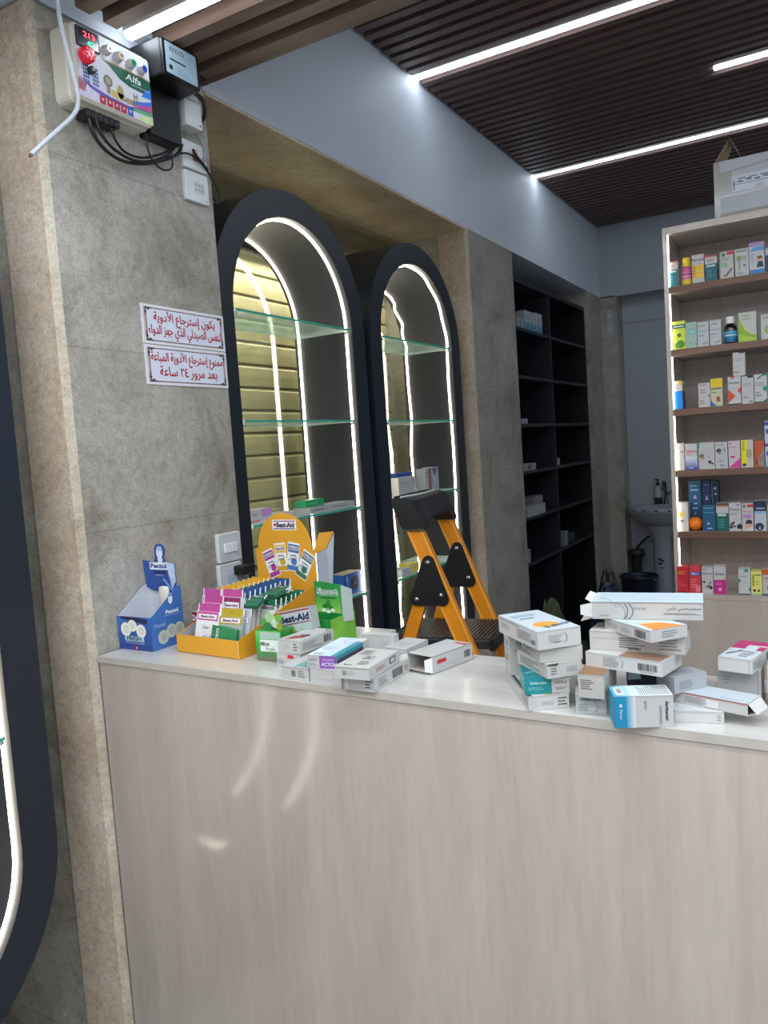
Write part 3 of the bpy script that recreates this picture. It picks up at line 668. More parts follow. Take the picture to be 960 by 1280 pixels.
# white carton with a maroon badge behind the two displays
o = carton('low white open carton with a maroon badge, between the blue and yellow displays', TZ, (.150, 1.745), -2, (.072, .07, .085), col='#bfc1c3', faces={'front': [('poly', [(.02, .97), (.42, .97), (.36, .55), (.05, .6)], '#8b2136'), ('text', '24', .2, .78, .22, '#e9d9d9', 0, .04), ('rect', .02, .05, .98, .5, '#5d4a2a')]}, name='open_carton', cat='carton')

# ------------------------------------------------------------------ yellow plaster display
YEL = M('#e0a02a', .42, var=.05, scale=8); YEL2 = M('#d8951f', .42, var=.05, scale=8); GRY = M('#a7abb2', .6, var=.03)
YA = math.radians(-4.2); YO = Vector((.222, 1.604, TZ)); YW, YD = .248, .362
t = thing('plaster_display_carton', 'yellow cardboard display carton with a round-topped header, full of sticking plaster packs', 'display carton', YO, YA)
FH, SH = .052, .150
b = MB(); b.box(0, YW, 0, .0018, 0, FH, YEL); b.box(.002, YW-.002, .0019, .0024, .002, FH, GRY); b.box(0, YW, 0, YD, 0, .002, GRY)
b.box(YW-.001, YW+.0003, -.0005, .0015, 0, FH, M('#f0dcae', .6)); b.build('tray', t)
for x, nm in ((0, 'l'), (YW, 'r')):
    b = MB(); T = frame((x, 0, 0), (0, 1, 0), (0, 0, 1)); o = [(0, 0), (YD, 0), (YD, SH), (YD*.97, SH), (.0, FH)]
    b.prism(o, -.0009, .0009, YEL2, T=T); b.prism([(.002, .003), (YD-.002, .003), (YD-.002, SH-.004), (.004, FH-.001)], (.0009 if x == 0 else -.0013), (.0013 if x == 0 else -.0009), GRY, T=T); b.build('side_panel', t)
b = MB(); T = front(0, YD-.004, 0)
HS = YW/.262
hd = [(0, .0), (YW, .0), (YW, .252), (YW-.016, .255)]+[(YW/2+.112*math.cos(a*PI/16)-.0, .258+.110*math.sin(a*PI/16)) for a in range(0, 17)]+[(.0, .250)]
b.prism(hd, 0, .002, YEL, T=T)
b.rect(.080, .313, .180, .346, M('#f2eeee', .5), .0024, T=T); b.rect(.084, .340, .176, .343, M('#7d2150', .5), .0027, T=T); b.rect(.084, .316, .176, .319, M('#3c2b62', .5), .0027, T=T)
b.text('Best-Aid', .135, .3295, .017, M('#2b2450', .5), .0027, w=.075, T=T, bold=.045); b.disc(.091, .330, .0055, M('#b8263e', .5), .0027, T=T)
def mini(cx, cyy, rot, top, low):
    R = T @ Matrix.Translation((cx, cyy, .0023)) @ Matrix.Rotation(math.radians(rot), 4, 'Z')
    b.rect(-.024, -.046, .024, .046, M('#ececec', .5), 0, T=R); b.rect(-.022, .014, .022, .040, M(top, .5), .0002, T=R); b.rect(-.019, .022, .019, .034, M('#dfd6dc', .5), .0004, T=R)
    b.text('Best-Aid', 0, .028, .008, M('#46345e', .5), .0006, w=.034, T=R, bold=.03); b.rect(-.022, -.043, .022, -.028, M(low, .5), .0002, T=R); b.rect(-.012, .002, .012, .006, M('#6b6f78', .5), .0002, T=R)
    b.disc(.004, -.015, .012, M(low, .5), .0002, T=R, n=12)
    b.tube([(-.016, -.012, .001), (-.008, -.004, .001), (.006, -.006, .001), (.016, .0, .001)], .0012, M('#5a6070', .5), 5, T=R)
mini(.063, .205, 20, '#9a3d86', '#a83f97'); mini(.107, .226, 5, '#dfb755', '#caa227'); mini(.158, .228, -8, '#4f6fa5', '#4c78b6'); mini(.203, .203, -30, '#5d7c74', '#3f7a62')
b.build('header_panel', t)
b = MB(); T = frame((YW-.022, YD-.004, 0), (.55, -.05, 0), (0, 0, 1))
wq = [(YW-.016, YD-.003, .235), (YW+.012, YD+.035, .250), (YW+.030, YD+.055, .302), (YW+.002, YD+.018, .302)]
b.add(wq, [(0, 1, 2, 3)], YEL2)
wq2 = [(YW+.001, YD-.001, .02), (YW+.013, YD+.036, .02), (YW+.031, YD+.056, .300), (YW+.013, YD+.036, .250), (YW+.001, YD-.002, .24)]
b.add(wq2, [(0, 1, 2, 3, 4)], M('#9fa6ad', .6)); b.build('folded_wing', t)
b = MB(); b.box(.004, YW-.004, .06, YD-.008, .0022, .045, M('#b98a2c', .6)); b.build('insert_step', t)

YM = Matrix.Translation(YO) @ Matrix.Rotation(YA, 4, 'Z')
ORD = ['first', 'second', 'third', 'fourth', 'fifth', 'sixth', 'seventh', 'eighth', 'ninth', 'tenth', 'eleventh', 'twelfth']
def pack(label, u, v, z, topc, w=.070, h=.118, tilt=-12, yaw=0, roll=0, group=None, word=None, body='#e6e4e2', band=None, lowc=None):
    b = MB(); th = .011; m = M(body, .35, var=.04)
    b.box(-w/2, w/2, 0, th, 0, h-.022, m); b.box(-w/2, w/2, th*.30, th*.55, h-.022, h, M('#e9e7e6', .4))
    T = front(-w/2, -.0004, 0)
    b.rect(.003, h*.66, w-.003, h-.023, M(band or topc, .45, var=.03), 0, T=T)
    T2 = front(-w/2, th*.30-.0004, 0); b.rect(.004, h-.0225, w-.002, h, M(topc, .45, var=.03), 0, T=T2); b.disc(w/2, h-.009, .0025, M('#8d7d86', .5), .0002, 10, T=T2)
    b.box(w/2-.003, w/2+.0002, th*.29, th*.56, h-.022, h+.0003, M('#f2f0ef', .4))
    b.rect(.008, h*.69, w-.008, h*.79, M('#efe3ea', .5), .0003, T=T); b.text('Best-Aid', w/2, h*.74, .0075, M('#5a2a55', .5), .0006, w=w*.66, T=T, bold=.04)
    if word: b.text(word, w*.45, h*.52, .0095, M('#4a4d55', .5), .0003, T=T)
    b.tube([(w*.2, h*.24, .001), (w*.45, h*.34, .001), (w*.62, h*.30, .001), (w*.85, h*.4, .001)], .0008, M('#596070', .5), 4, T=T)
    if lowc: b.disc(w*.72, h*.12, .011, M(lowc, .5), .0004, T=T); b.rect(.003, .003, w-.003, h*.1, M(lowc, .5), .0003, T=T)
    o = b.build('plaster_pack'); tag(o, label, 'plaster pack', group)
    o.matrix_world = YM @ Matrix.Translation((u, v, z)) @ Matrix.Rotation(math.radians(yaw), 4, 'Z') @ Matrix.Rotation(math.radians(tilt), 4, 'X') @ Matrix.Rotation(math.radians(roll), 4, 'Y')
    return o
def pack_row(col, top, u, n, v0, dv, z0, dz, grp, w=.070, h=.118):
    src = None
    for i in range(n):
        lb = f'{col}-topped plaster pack, {ORD[i]} from the front of the {col} row'
        if src is None: src = o = pack(lb, u, v0, z0, top, group=grp, w=w, h=h)
        else:
            o = src.copy(); COL.objects.link(o); o['label'] = lb
            o.matrix_world = YM @ Matrix.Translation((u+random.uniform(-.0015, .0015), v0+i*dv, z0+dz*i)) @ Matrix.Rotation(math.radians(-12), 4, 'X')
pack_row('yellow', '#dba426', .062, 10, .078, .0218, .0475, .0008, 'yellow-topped plaster packs')
pack_row('blue', '#27507f', .150, 10, .078, .0218, .0475, .0008, 'blue-topped plaster packs')
pack_row('green', '#1d6b4b', .216, 7, .150, .0222, .0475, .0003, 'green-topped plaster packs', .052, .088)
PK = 'pink plaster packs at the front of the carton'
pack('large pink-topped plaster pack for clear strips, frontmost at the left of the yellow carton', .098, .012, .0035, '#c04a93', w=.090, h=.138, tilt=-14, group=PK, word='Clear', lowc='#7a2f74')
pack('pink-topped plaster pack directly behind the frontmost pink one', .092, .033, .0035, '#b8458f', w=.080, h=.158, tilt=-13, group=PK, word='Clear')
pack('tallest pink-topped plaster pack at the far left of the yellow carton', .070, .056, .0035, '#bb4a93', w=.074, h=.172, tilt=-10, group=PK)
pack('pink-topped plaster pack standing in the middle, left of the blue row', .152, .056, .0035, '#c04a93', w=.082, h=.174, tilt=-10, group=PK, band='#8f2f63')
pack('silver plaster pack with an olive-yellow top leaning in the front middle', .188, .014, .0035, '#b59b26', w=.084, h=.130, tilt=-16, yaw=6, body='#a9b0a8', band='#b59b26', group='odd plaster packs at the front')
pack('grey-white plaster pack standing behind the olive-topped pack', .204, .040, .0035, '#b3b9bb', w=.074, h=.126, tilt=-12, yaw=4, body='#b7bdc4', band='#a7adb4', group='odd plaster packs at the front')
o = pack('green and white plaster pack lying on its side over the front edge', .19, .006, .040, '#1f7a45', w=.060, h=.088, tilt=-20, body='#2a8450', band='#1f7a45', group='odd plaster packs at the front')
o.matrix_world = YM @ Matrix.Translation((.228, .0125, .047)) @ Matrix.Rotation(math.radians(8), 4, 'Z') @ Matrix.Rotation(math.radians(-6), 4, 'X') @ Matrix.Rotation(math.radians(-80), 4, 'Y')
for u, v, z, ya, ti, lb in ((.205, .095, .128, 14, -70, 'dark green plaster pack lying flat over the row, nearer the front'), (.213, .172, .146, -8, -74, 'dark green plaster pack lying flat over the row, farther back')):
    pack(lb, u, v, z, '#1d6b4b', w=.056, h=.066, tilt=ti, yaw=ya, body='#2c6f52', band='#1d6b4b', group='dark green plaster packs lying on top')

# ------------------------------------------------------------------ green packets between the plaster display and the left heap
t = thing('sweets_display_box', 'bright green sweets display box with a lettered header card, right of the yellow carton', 'display box', (.535, 1.75, TZ), math.radians(-3))
GRN = M('#1f8a3c', .4, var=.15, scale=14); LIM = M('#7cc043', .4, var=.2, scale=20)
b = MB(); b.box(0, .135, 0, .002, 0, .085, GRN); b.box(0, .135, 0, .12, 0, .002, GRN); b.box(0, .002, 0, .12, 0, .085, GRN); b.box(.133, .135, 0, .12, 0, .085, LIM); b.box(0, .135, .118, .12, 0, .10, GRN)
T = front(0, -.0006, 0); b.text('Smart', .08, .070, .014, M('#bfe79b', .5), 0, T=T, bold=.03); b.disc(.1, .04, .02, LIM, .0002, T=T); b.build('tray', t)
b = MB(); T = front(.040, .062, -.034)
b.prism([(0, .10), (.094, .10), (.094, .208), (.0, .216)], 0, .0015, GRN, T=T); 
for i in range(8):
    y0 = .125+i*.0072; f = i/7
    b.rect(.003, y0, .091, y0+.0073, M('#%02x%02x%02x' % (int(150-100*f), int(205-55*f), int(90-20*f)), .45), .0018, T=T)
b.text('Smart', .046, .186, .023, M('#e9f2e6', .5), .0022, w=.076, T=T, bold=.075); b.text('Smart', .046, .186, .0225, M('#7d8d86', .5), .0026, w=.074, T=T, bold=.02)
b.rect(.02, .166, .074, .169, M('#1d4a2a', .5), .0022, T=T)
for x, y, r in ((.045, .148, .011), (.034, .143, .009), (.056, .14, .009), (.048, .158, .007)): b.disc(x, y, r, M('#2f8a35', .5), .0022, T=T, ry=r*.7)
for x, y in ((.03, .132), (.046, .128), (.062, .133)): b.disc(x, y, .008, M('#eef3ea', .5), .0024, T=T, ry=.005)
b.build('header_card', t)
b = MB(); b.add([(.134, .0615, .066), (.148, .095, .066), (.148, .095, .156), (.134, .0615, .173)], [(0, 1, 2, 3)], M('#aeb5b0', .6)); b.build('card_strut', t)
# tilted white plaster box
o = carton('white plaster box with large dark lettering and red line, tilted over the green packets', 1.062, (.553, 1.672), 8, (.100, .045, .062), col='#d8dcdc', faces={
    'front': [('rect', 0, .88, 1, .94, '#8e2038'), ('text', 'Best-Aid', .5, .62, .34, '#20254a', 0, .04), ('rect', 0, .36, 1, .4, '#77304a'), ('poly', [(.55, 0), (1, 0), (1, .3), (.75, .34)], '#9fb9ab'), ('poly', [(.3, 0), (.5, 0), (.42, .3), (.34, .3)], '#7fb13e')]}, name='plaster_box')
o.rotation_euler = (math.radians(-6), math.radians(-11), math.radians(8))
# low green mint box with leaf cut-outs
t = thing('mint_display_box', 'low green and white mint box with leaf-shaped top, right of the yellow carton', 'display box', (.523, 1.598, TZ), math.radians(4))
b = MB(); b.box(0, .082, 0, .06, 0, .082, M('#3c9a46', .4, var=.25, scale=25)); T = front(0, -.0006, 0)
for i in range(9): b.rect(.001, .082*i/9, .081, .082*(i+1)/9, M('#%02x%02x%02x' % ((35+int(20*abs(i-4)), 120+12*min(i, 6), 60+8*abs(4-i))), .45), 0, T=T)
b.rect(.014, .026, .08, .058, M('#e3ebe2', .5), .0003, T=T); b.text('Mint', .030, .047, .012, M('#35603f', .5), .0006, T=T, bold=.03); b.text('fresh', .046, .034, .010, M('#35603f', .5), .0006, T=T)
b.rect(.015, .060, .078, .079, M('#a9c2b4', .5), .0003, T=T); b.build('box_body', t)
b = MB()
for i, (x, z, r, c) in enumerate(((.020, .098, .017, '#5ca24c'), (.040, .112, .018, '#a7c795'), (.058, .100, .016, '#c4d8b6'), (.070, .116, .012, '#6dae45'), (.034, .090, .016, '#2f7d42'), (.076, .094, .012, '#8a9a3a'))):
    T = front(x, .022-.003*i, z) @ Matrix.Rotation(math.radians(25*(i-2)), 4, 'Z'); b.prism([(r*math.cos(a*PI/8)*(1 if a % 2 else .86), r*.8*math.sin(a*PI/8)) for a in range(16)], 0, .0012, M(c, .45, var=.12, scale=60), T=T)
b.box(.012, .072, .024, .026, .080, .108, M('#86b27a', .45, var=.2)); b.build('leaf_cutout', t)

# ------------------------------------------------------------------ step ladder
ORG = M('#e08a1c', .32, var=.06, scale=9, coat=.3); BLK = M('#17181b', .42, var=.15, scale=30); STEEL = M('#b9bcc0', .25, metal=.9, var=.1)
t = thing('step_ladder', 'yellow-orange folding step ladder with black hinge plates, standing behind the counter', 'step ladder', (.65, 2.40, 0), math.radians(8))
LW = .35
def fx(z): return .025-(z-1.09)*.392          # front rail line, local x
def rx_(z): return -.028+(z-1.03)*.37
for y in (0, LW):
    b = MB(); b.bar((fx(FZ+.012), y, FZ+.012), (fx(1.30), y, 1.30), .056, .026, ORG)
    for s in (-1, 1):
        b.bar((fx(FZ+.02)+s*.025, y, FZ+.02), (fx(1.285)+s*.025, y, 1.285), .007, .031, M('#f0a53f', .3, coat=.3))
    r = b.build('front_leg', t)
    f = MB(); f.bar((fx(FZ)+.002, y, FZ), (fx(FZ+.05), y, FZ+.05), .064, .034, BLK); f.build('foot', r)
    b = MB(); b.bar((rx_(FZ+.012), y, FZ+.012), (rx_(1.07), y, 1.07), .045, .024, ORG); r = b.build('rear_leg', t)
    f = MB(); f.bar((rx_(FZ), y, FZ), (rx_(FZ+.05), y, FZ+.05), .052, .032, BLK); f.build('foot', r)
def rtri(pts, r, n=5):
    out = []; k = len(pts)
    for i in range(k):
        p, a, c = Vector(pts[i]), Vector(pts[i-1]), Vector(pts[(i+1) % k])
        u, v = (a-p).normalized(), (c-p).normalized(); ang = u.angle(v)/2; bis = (u+v).normalized(); ctr = p+bis*(r/math.sin(ang)); d = r/math.tan(ang)
        p0, p1 = p+u*d, p+v*d; a0 = math.atan2(p0.y-ctr.y, p0.x-ctr.x); a1 = math.atan2(p1.y-ctr.y, p1.x-ctr.x); da = (a1-a0+PI) % (2*PI)-PI
        out += [(ctr.x+r*math.cos(a0+da*q/n), ctr.y+r*math.sin(a0+da*q/n)) for q in range(n+1)]
    return out
tri = rtri([(-.082, .992), (.080, .992), (.008, 1.21)], .022)
for y in (0, LW):
    b = MB()
    for s in (-1, 1):
        T = frame((0, y+s*.0185, 0), (1, 0, 0), (0, 0, 1)); b.prism(tri, -.0025, .0025, BLK, T=T)
        ins = [(p[0]*.84+.001, 1.06+(p[1]-1.06)*.84) for p in tri]; b.prism(ins, (.0025 if s < 0 else -.004), (.004 if s < 0 else -.0025), BLK, T=T)
    r = b.build('hinge_plate', t)
    for (bx_, bz) in ((.004, 1.145), (-.045, 1.015), (.045, 1.03)):
        q = MB(); q.lathe([(0, 0), (.0085, .0), (.0085, .052), (.005, .056), (0, .056)], STEEL, 14, T=frame((bx_, y+.028, bz), (1, 0, 0), (0, 0, 1))); q.build('bolt', r)
# moulded hand rail
b = MB()
zt = 1.372
prof = [(-.033, .0), (.037, 0), (.040, .012), (.036, .10), (.026, .112), (-.026, .112), (-.034, .10), (-.037, .012)]
x0 = fx(1.262)
def hsec(y, zlo, lean): return [(x0+px*1.12-.042*(pz/.112), y, zlo+pz*(zt-zlo)/.112) for px, pz in prof]
secs = [hsec(-.022, 1.262, .012), hsec(-.024, 1.257, .012), hsec(.03, 1.259, .012), hsec(.045, 1.28, .006), hsec(.07, 1.298, 0), hsec(LW-.07, 1.298, 0), hsec(LW-.045, 1.28, .006), hsec(LW-.03, 1.259, .012), hsec(LW+.024, 1.257, .012), hsec(LW+.022, 1.262, .012)]
k = len(prof); vs = [p for s in secs for p in s]; fs = [tuple(range(k)), tuple(range((len(secs)-1)*k, len(secs)*k))[::-1]]
for i in range(len(secs)-1): fs += [(i*k+j, (i+1)*k+j, (i+1)*k+(j+1) % k, i*k+(j+1) % k) for j in range(k)]
b.add(vs, fs, BLK); r = b.build('hand_rail', t, bevel=.006)
b = MB(); b.tube([(x0-.042+.02*math.sin(i/14*PI), -.01+i/14*(LW+.02), zt+.003) for i in range(15)], .004, M('#c9ccd0', .3), 6); b.tube([(x0-.066, -.01, zt+.003), (x0-.07, LW*.5, zt+.004), (x0-.066, LW+.01, zt+.003)], .004, BLK, 6); b.build('top_rim', r)
STEPM = M('#3a3836', .35, var=.25, scale=120, bump=.6)
for zz, nm in ((.868, 'platform'), (.53, 'step'), (.27, 'step')):
    xa, xb = (-.19, fx(zz)+.10) if zz > .7 else (fx(zz)-.05, fx(zz)+.055)
    b = MB(); b.rbox(xa, xb, .016, LW-.016, zz-.035, zz-.004, .012, M('#26262a', .45))
    n = int((xb-xa)/.014)
    for i in range(n):
        x = xa+.010+i*.014; b.box(x, x+.007, .024, LW-.024, zz-.0045, zz, STEPM)
    if zz > .7: b.box(xb-.014, xb+.004, .012, LW-.012, zz-.040, zz+.001, BLK)
    b.build(nm, t)

# ------------------------------------------------------------------ right shelving unit
UX, UY, UX1 = 1.297, 3.40, 2.60
ST = (2.128, 1.873, 1.630, 1.377, 1.121)      # shelf tops
t = thing('wall_shelf_unit', 'pale wood shelving unit stocked with medicines, on the right', 'shelving unit', (UX, UY, 0))
b = MB(); b.box(0, .018, 0, .32, FZ, 2.365, LAMINATE); b.build('side_panel', t)
b = MB(); b.box(UX1-UX-.026, UX1-UX, 0, .32, FZ, 2.365, LAMINATE); b.build('side_panel', t)
b = MB(); b.box(.0185, UX1-UX-.0265, .30, .318, FZ, 2.337, LAMSHELF); b.build('back_panel', t)
b = MB(); b.box(.0185, UX1-UX-.0265, .0005, .32, 2.338, 2.365, LAMINATE); b.build('top_panel', t)
for z in ST:
    b = MB(); b.box(.0185, UX1-UX-.027, .004, .298, z-.026, z, LAMSHELF); so = b.build('shelf', t)
    b = MB(); b.box(.0185, UX1-UX-.027, .001, .0038, z-.026, z, SHELFEDGE); b.build('shelf_edge', so)
b = MB(); b.box(.0185, UX1-UX-.027, -.10, .298, .858, .878, LAMINATE); b.box(.027, UX1-UX-.027, -.098, -.08, FZ, .857, LAMINATE); b.box(.027, .045, -.08, .29, FZ, .857, LAMINATE); b.build('base_cabinet', t)
b = MB(); ys = sorted([.88, 2.336]+[z for z in ST]+[z-.027 for z in ST])
for i in range(0, len(ys), 2): b.box(.0183, .0215, .006, .011, ys[i]+.001, ys[i+1]-.001, LEDSTRIP)
b.build('led_strip', t)

ROWG = ['medicines on the top shelf of the pale unit', 'medicines on the second shelf of the pale unit', 'medicines on the third shelf of the pale unit', 'medicines on the fourth shelf of the pale unit', 'medicines on the fifth shelf of the pale unit', 'medicines on the lowest shelf of the pale unit']
BASE = list(ST)+[.878]
def shelf_box(row, px0, px1, pt, pb, col, label, faces=None, side=None, dy=0.0, zb=None, depth=.05, hmax=None):
    yf = UY+.012+dy if row < 5 else UY-.075+dy
    p0, p1 = on_plane(px0, (pt+pb)/2, 1, yf), on_plane(px1, (pt+pb)/2, 1, yf)
    zt_ = on_plane((px0+px1)/2, pt, 1, yf).z; zb_ = on_plane((px0+px1)/2, pb, 1, yf).z
    z = BASE[row] if zb is None else zb; h = zt_-zb_
    if hmax: h = min(h, hmax)
    w = p1.x-p0.x-.0012
    f = {'front': faces or []}
    if side: f['right'] = side; f['left'] = side
    o = carton_mb(w, depth, h, col, f).build('medicine_box', None, ((p0.x+p1.x)/2, yf+depth/2, z+.0004), 0)
    tag(o, label, 'box', ROWG[row]); return o, h
def bottle(row, px0, px1, pt, pb, label, body, cap, deco, neck=.55, capc=.3):
    yf = UY+.012; c = (px0+px1)/2
    x0, x1 = on_plane(px0, (pt+pb)/2, 1, yf).x, on_plane(px1, (pt+pb)/2, 1, yf).x
    h = on_plane(c, pt, 1, yf).z-on_plane(c, pb, 1, yf).z; r = (x1-x0)/2-.0008
    t = thing('medicine_bottle', label, 'bottle', ((x0+x1)/2, yf+r, BASE[row]+.0004), 0, ROWG[row])
    hb = h*(1-capc)
    b = MB(); b.lathe([(r*.92, 0), (r, h*.02), (r, hb*.70), (r*.9, hb*.82), (r*neck, hb*.95), (r*neck, hb)], body, 24); b.build('bottle_body', t)
    b = MB(); rc = r*(neck+.10); b.lathe([(rc, hb-.004), (rc*1.02, hb), (rc, h*.985), (rc*.93, h), (0, h)], cap, 24)
    b.build('cap', t)
    b = MB(); deco(b, r, hb); b.build('bottle_label', t)
TEAL = '#12707f'; W0 = '#e3e2e0'
def hdr(c, c2, txt=None): return [('rect', 0, 0, 1, .68, c), ('rect', 0, .95, 1, 1, '#c9583f'), ('rect', .12, .56, .85, .64, '#cfe3e3'), L(.15, .75, .85, .88, 2, c2), L(.2, .15, .6, .45, 3, '#4f9aa5')]
shelf_box(0, 833, 847.5, 326, 357.8, W0, 'teal and white medicine box at the far left of the top shelf', hdr(TEAL, '#b8563f'))
def dpink(b, r, h):
    n = 24; Y_ = M('#e6c63a', .45)
    b.lathe([(r*1.01, h*.03), (r*1.01, h*.28)], Y_, 24); b.lathe([(r*1.015, h*.36), (r*1.015, h*.62)], M('#e58fb4', .45), 24)
    b.lathe([(r*1.02, h*.5), (r*1.02, h*.57)], M('#8d2f5e', .45), 24)
bottle(0, 850.5, 864, 320.5, 355, 'pink bottle with a yellow cap on the top shelf', M('#d9679a', .35), M('#ecd02b', .4), dpink, neck=.62, capc=.28)
shelf_box(0, 864.8, 880.3, 317, 352.5, W0, 'white and yellow medicine box right of the pink bottle', [('rect', .02, .16, .98, .64, '#e9b92e'), L(.05, .2, .3, .6, 4, '#7a5a2a'), ('rect', .35, .25, .9, .28, '#f2d474'), ('rect', .35, .4, .9, .43, '#f2d474'), ('text', 'Paronal', .5, .82, .10, '#3a3f44')])
shelf_box(0, 881, 896.5, 318.4, 350, W0, 'dark teal medicine box with a white top, fourth from the left on the top shelf', hdr('#0e5f70', '#9a5a4a'), side=[('rect', 0, 0, 1, .68, '#0a4350')])
shelf_box(0, 900, 917.2, 312, 346, W0, 'white medicine box with a red corner and green band on the top shelf', [('rect', .5, .86, 1, .98, '#c6333c'), ('disc', .25, .88, .07, '#5b6d63'), ('rect', .08, .42, .55, .58, '#86b98a'), L(.1, .66, .8, .78, 2), ('poly', [(.3, .08), (.45, .06), (.9, .3), (.8, .38)], '#6d6a66'), ('disc', .3, .12, .05, '#c98a5a')])
shelf_box(0, 918.3, 936, 309, 343.5, W0, 'white medicine box with a small tree picture on the top shelf', [L(.1, .86, .9, .95, 1, '#45484c'), ('disc', .32, .66, .10, '#8aa06a'), ('rect', .28, .25, .38, .6, '#7f8c86'), L(.55, .55, .92, .72, 3), ('disc', .7, .38, .05, '#7c8791'), L(.1, .08, .6, .15, 1)])
shelf_box(0, 936.2, 955.8, 301.7, 341.5, '#e6e7ec', 'lilac-topped medicine box with a child picture on the top shelf', [('rect', 0, .86, 1, 1, '#b99bd0'), ('poly', [(0, .72), (1, .72), (1, .86), (.3, .84)], '#5f9bd0'), ('rect', 0, 0, 1, .14, '#3f86c4'), ('disc', .7, .45, .10, '#d9a58a'), ('disc', .7, .51, .08, '#6d4535', .05), ('poly', [(.45, .2), (.95, .2), (.85, .38), (.58, .38)], '#22283a'), L(.08, .35, .4, .65, 4, '#7d8fb0')])
shelf_box(0, 957, 970, 310, 340, W0, 'dark blue and white medicine box cut by the photo edge on the top shelf', [('rect', 0, 0, 1, .7, '#1f2a4f')])
# row 2
shelf_box(1, 841, 857, 401, 436.5, '#cfe04a', 'lime medicine box with a dark band, far left of the second shelf', [('rect', 0, .74, 1, .88, '#21504f'), ('rect', .1, .78, .9, .84, '#c7dbd0'), ('disc', .5, .5, .07, '#4f6a2a'), ('disc', .6, .18, .14, '#4f8f2f', .14), ('disc', .3, .14, .09, '#6aa53a')])
shelf_box(1, 857, 871.2, 402, 434.5, '#b9dcc8', 'mint green medicine box on the second shelf', [('rect', .2, .55, .85, .74, '#5fa9ad'), ('rect', .25, .58, .8, .71, '#8cc7c4'), ('disc', .45, .18, .03, '#4f8f77')])
shelf_box(1, 871.6, 886.3, 402, 433, '#e0e3e6', 'left one of two matching white medicine boxes on the second shelf', [L(.1, .8, .8, .9, 1), ('rect', .05, .6, .95, .64, '#8fa0ab'), L(.1, .4, .6, .5, 1), ('poly', [(.4, .08), (.9, .14), (.9, .18), (.5, .14)], '#7a8288')])
shelf_box(1, 887, 901.7, 400, 431.5, '#e0e3e6', 'right one of two matching white medicine boxes on the second shelf', [L(.1, .8, .8, .9, 1), ('rect', .05, .6, .95, .64, '#8fa0ab'), L(.1, .4, .6, .5, 1), ('poly', [(.4, .08), (.9, .14), (.9, .18), (.5, .14)], '#7a8288')])
def dblue(b, r, h):
    b.lathe([(r*1.012, h*.08), (r*1.012, h*.60)], M('#1f7fae', .4), 24); b.lathe([(r*1.02, h*.36), (r*1.02, h*.42)], M('#cfe2ec', .4), 24); b.lathe([(r*1.02, h*.48), (r*1.02, h*.56)], M('#5fb1d4', .4), 24); b.lathe([(r*1.02, h*.12), (r*1.02, h*.2)], M('#16547f', .4), 24)
bottle(1, 903.5, 921, 394, 428.5, 'dark brown bottle with a blue label and white cap on the second shelf', M('#20110d', .15, coat=.5), M('#e8e8e8', .4), dblue, neck=.55, capc=.22)
shelf_box(1, 922.8, 945.7, 389.5, 426.5, '#e4e6db', 'green and white medicine box with a curved green base on the second shelf', [('poly', [(0, 0), (1, 0), (1, .2), (.7, .24), (.35, .4), (.15, .65), (0, .95)], '#8db52f'), ('poly', [(0, 0), (1, 0), (1, .1), (.4, .2), (0, .3)], '#a9cb3d'), ('disc', .45, .42, .06, '#c9d27a'), L(.2, .72, .8, .92, 3, '#8b9480')])
shelf_box(1, 951, 966, 391, 422.5, W0, 'white medicine box with an eye-like ring, right end of the second shelf', [('text', 'KOL', .45, .86, .08, '#2a2f4a'), ('ring', .9, .4, .18, .24, '#8fae2f', 90, 270), ('disc', .9, .4, .14, '#1d2320')])
# row 3
shelf_box(2, 839.3, 853.5, 479, 514.2, '#e9e9ea', 'bright blue medicine box with a white and yellow top, far left of the third shelf', [('rect', 0, 0, 1, .64, '#1389de'), ('rect', .68, .85, 1, 1, '#e2c22a'), L(.1, .7, .7, .9, 3, '#a9707f')], side=[('rect', 0, 0, 1, .64, '#123f86'), ('rect', 0, .64, 1, .9, '#b9a86a')], depth=.06)
shelf_box(2, 873, 888, 481.6, 511.8, '#e9e3e1', 'white medicine box with pink print on the third shelf', [('rect', .1, .88, .7, .94, '#d79aa6'), L(.15, .56, .8, .75, 2), ('disc', .88, .45, .04, '#8d2f3c'), L(.1, .1, .6, .3, 2)])
shelf_box(2, 888.3, 903.5, 476.5, 511, '#ece4bd', 'yellow-topped medicine box with a blue corner on the third shelf', [('rect', 0, .68, 1, 1, '#e5c71f'), ('rect', .05, .62, .9, .66, '#4f4a30'), ('poly', [(0, 0), (.48, 0), (0, .22)], '#3178b5'), ('disc', .64, .22, .07, '#a3543f'), ('disc', .62, .3, .05, '#7d3a2f'), L(.1, .44, .6, .55, 1)])
_, hh = shelf_box(2, 910, 926.5, 473.5, 508.8, '#e6e6e6', 'white medicine box with orange-red diamonds on the third shelf', [('rect', 0, 0, 1, .035, '#1d1f22'), ('poly', [(0, .12), (.1, .1), (.56, .3), (.1, .52), (0, .52)], '#d8502b'), ('poly', [(.72, .48), (1, .36), (1, .64)], '#c9463f'), ('poly', [(.15, 1), (.35, .9), (.6, 1)], '#c9463f'), ('text', 'Diomax', .5, .78, .08, '#3a4148')])
_, hw = shelf_box(2, 927, 942.5, 473.5, 508, '#e3e0de', 'white medicine box with a navy tab, standing under the propped upper box', [('rect', .5, .93, .95, 1, '#232a4a'), L(.1, .62, .85, .75, 2, '#a08f92'), ('rect', .08, .22, .55, .25, '#b5475a'), ('rect', .62, .05, .9, .09, '#3d5f4a')])
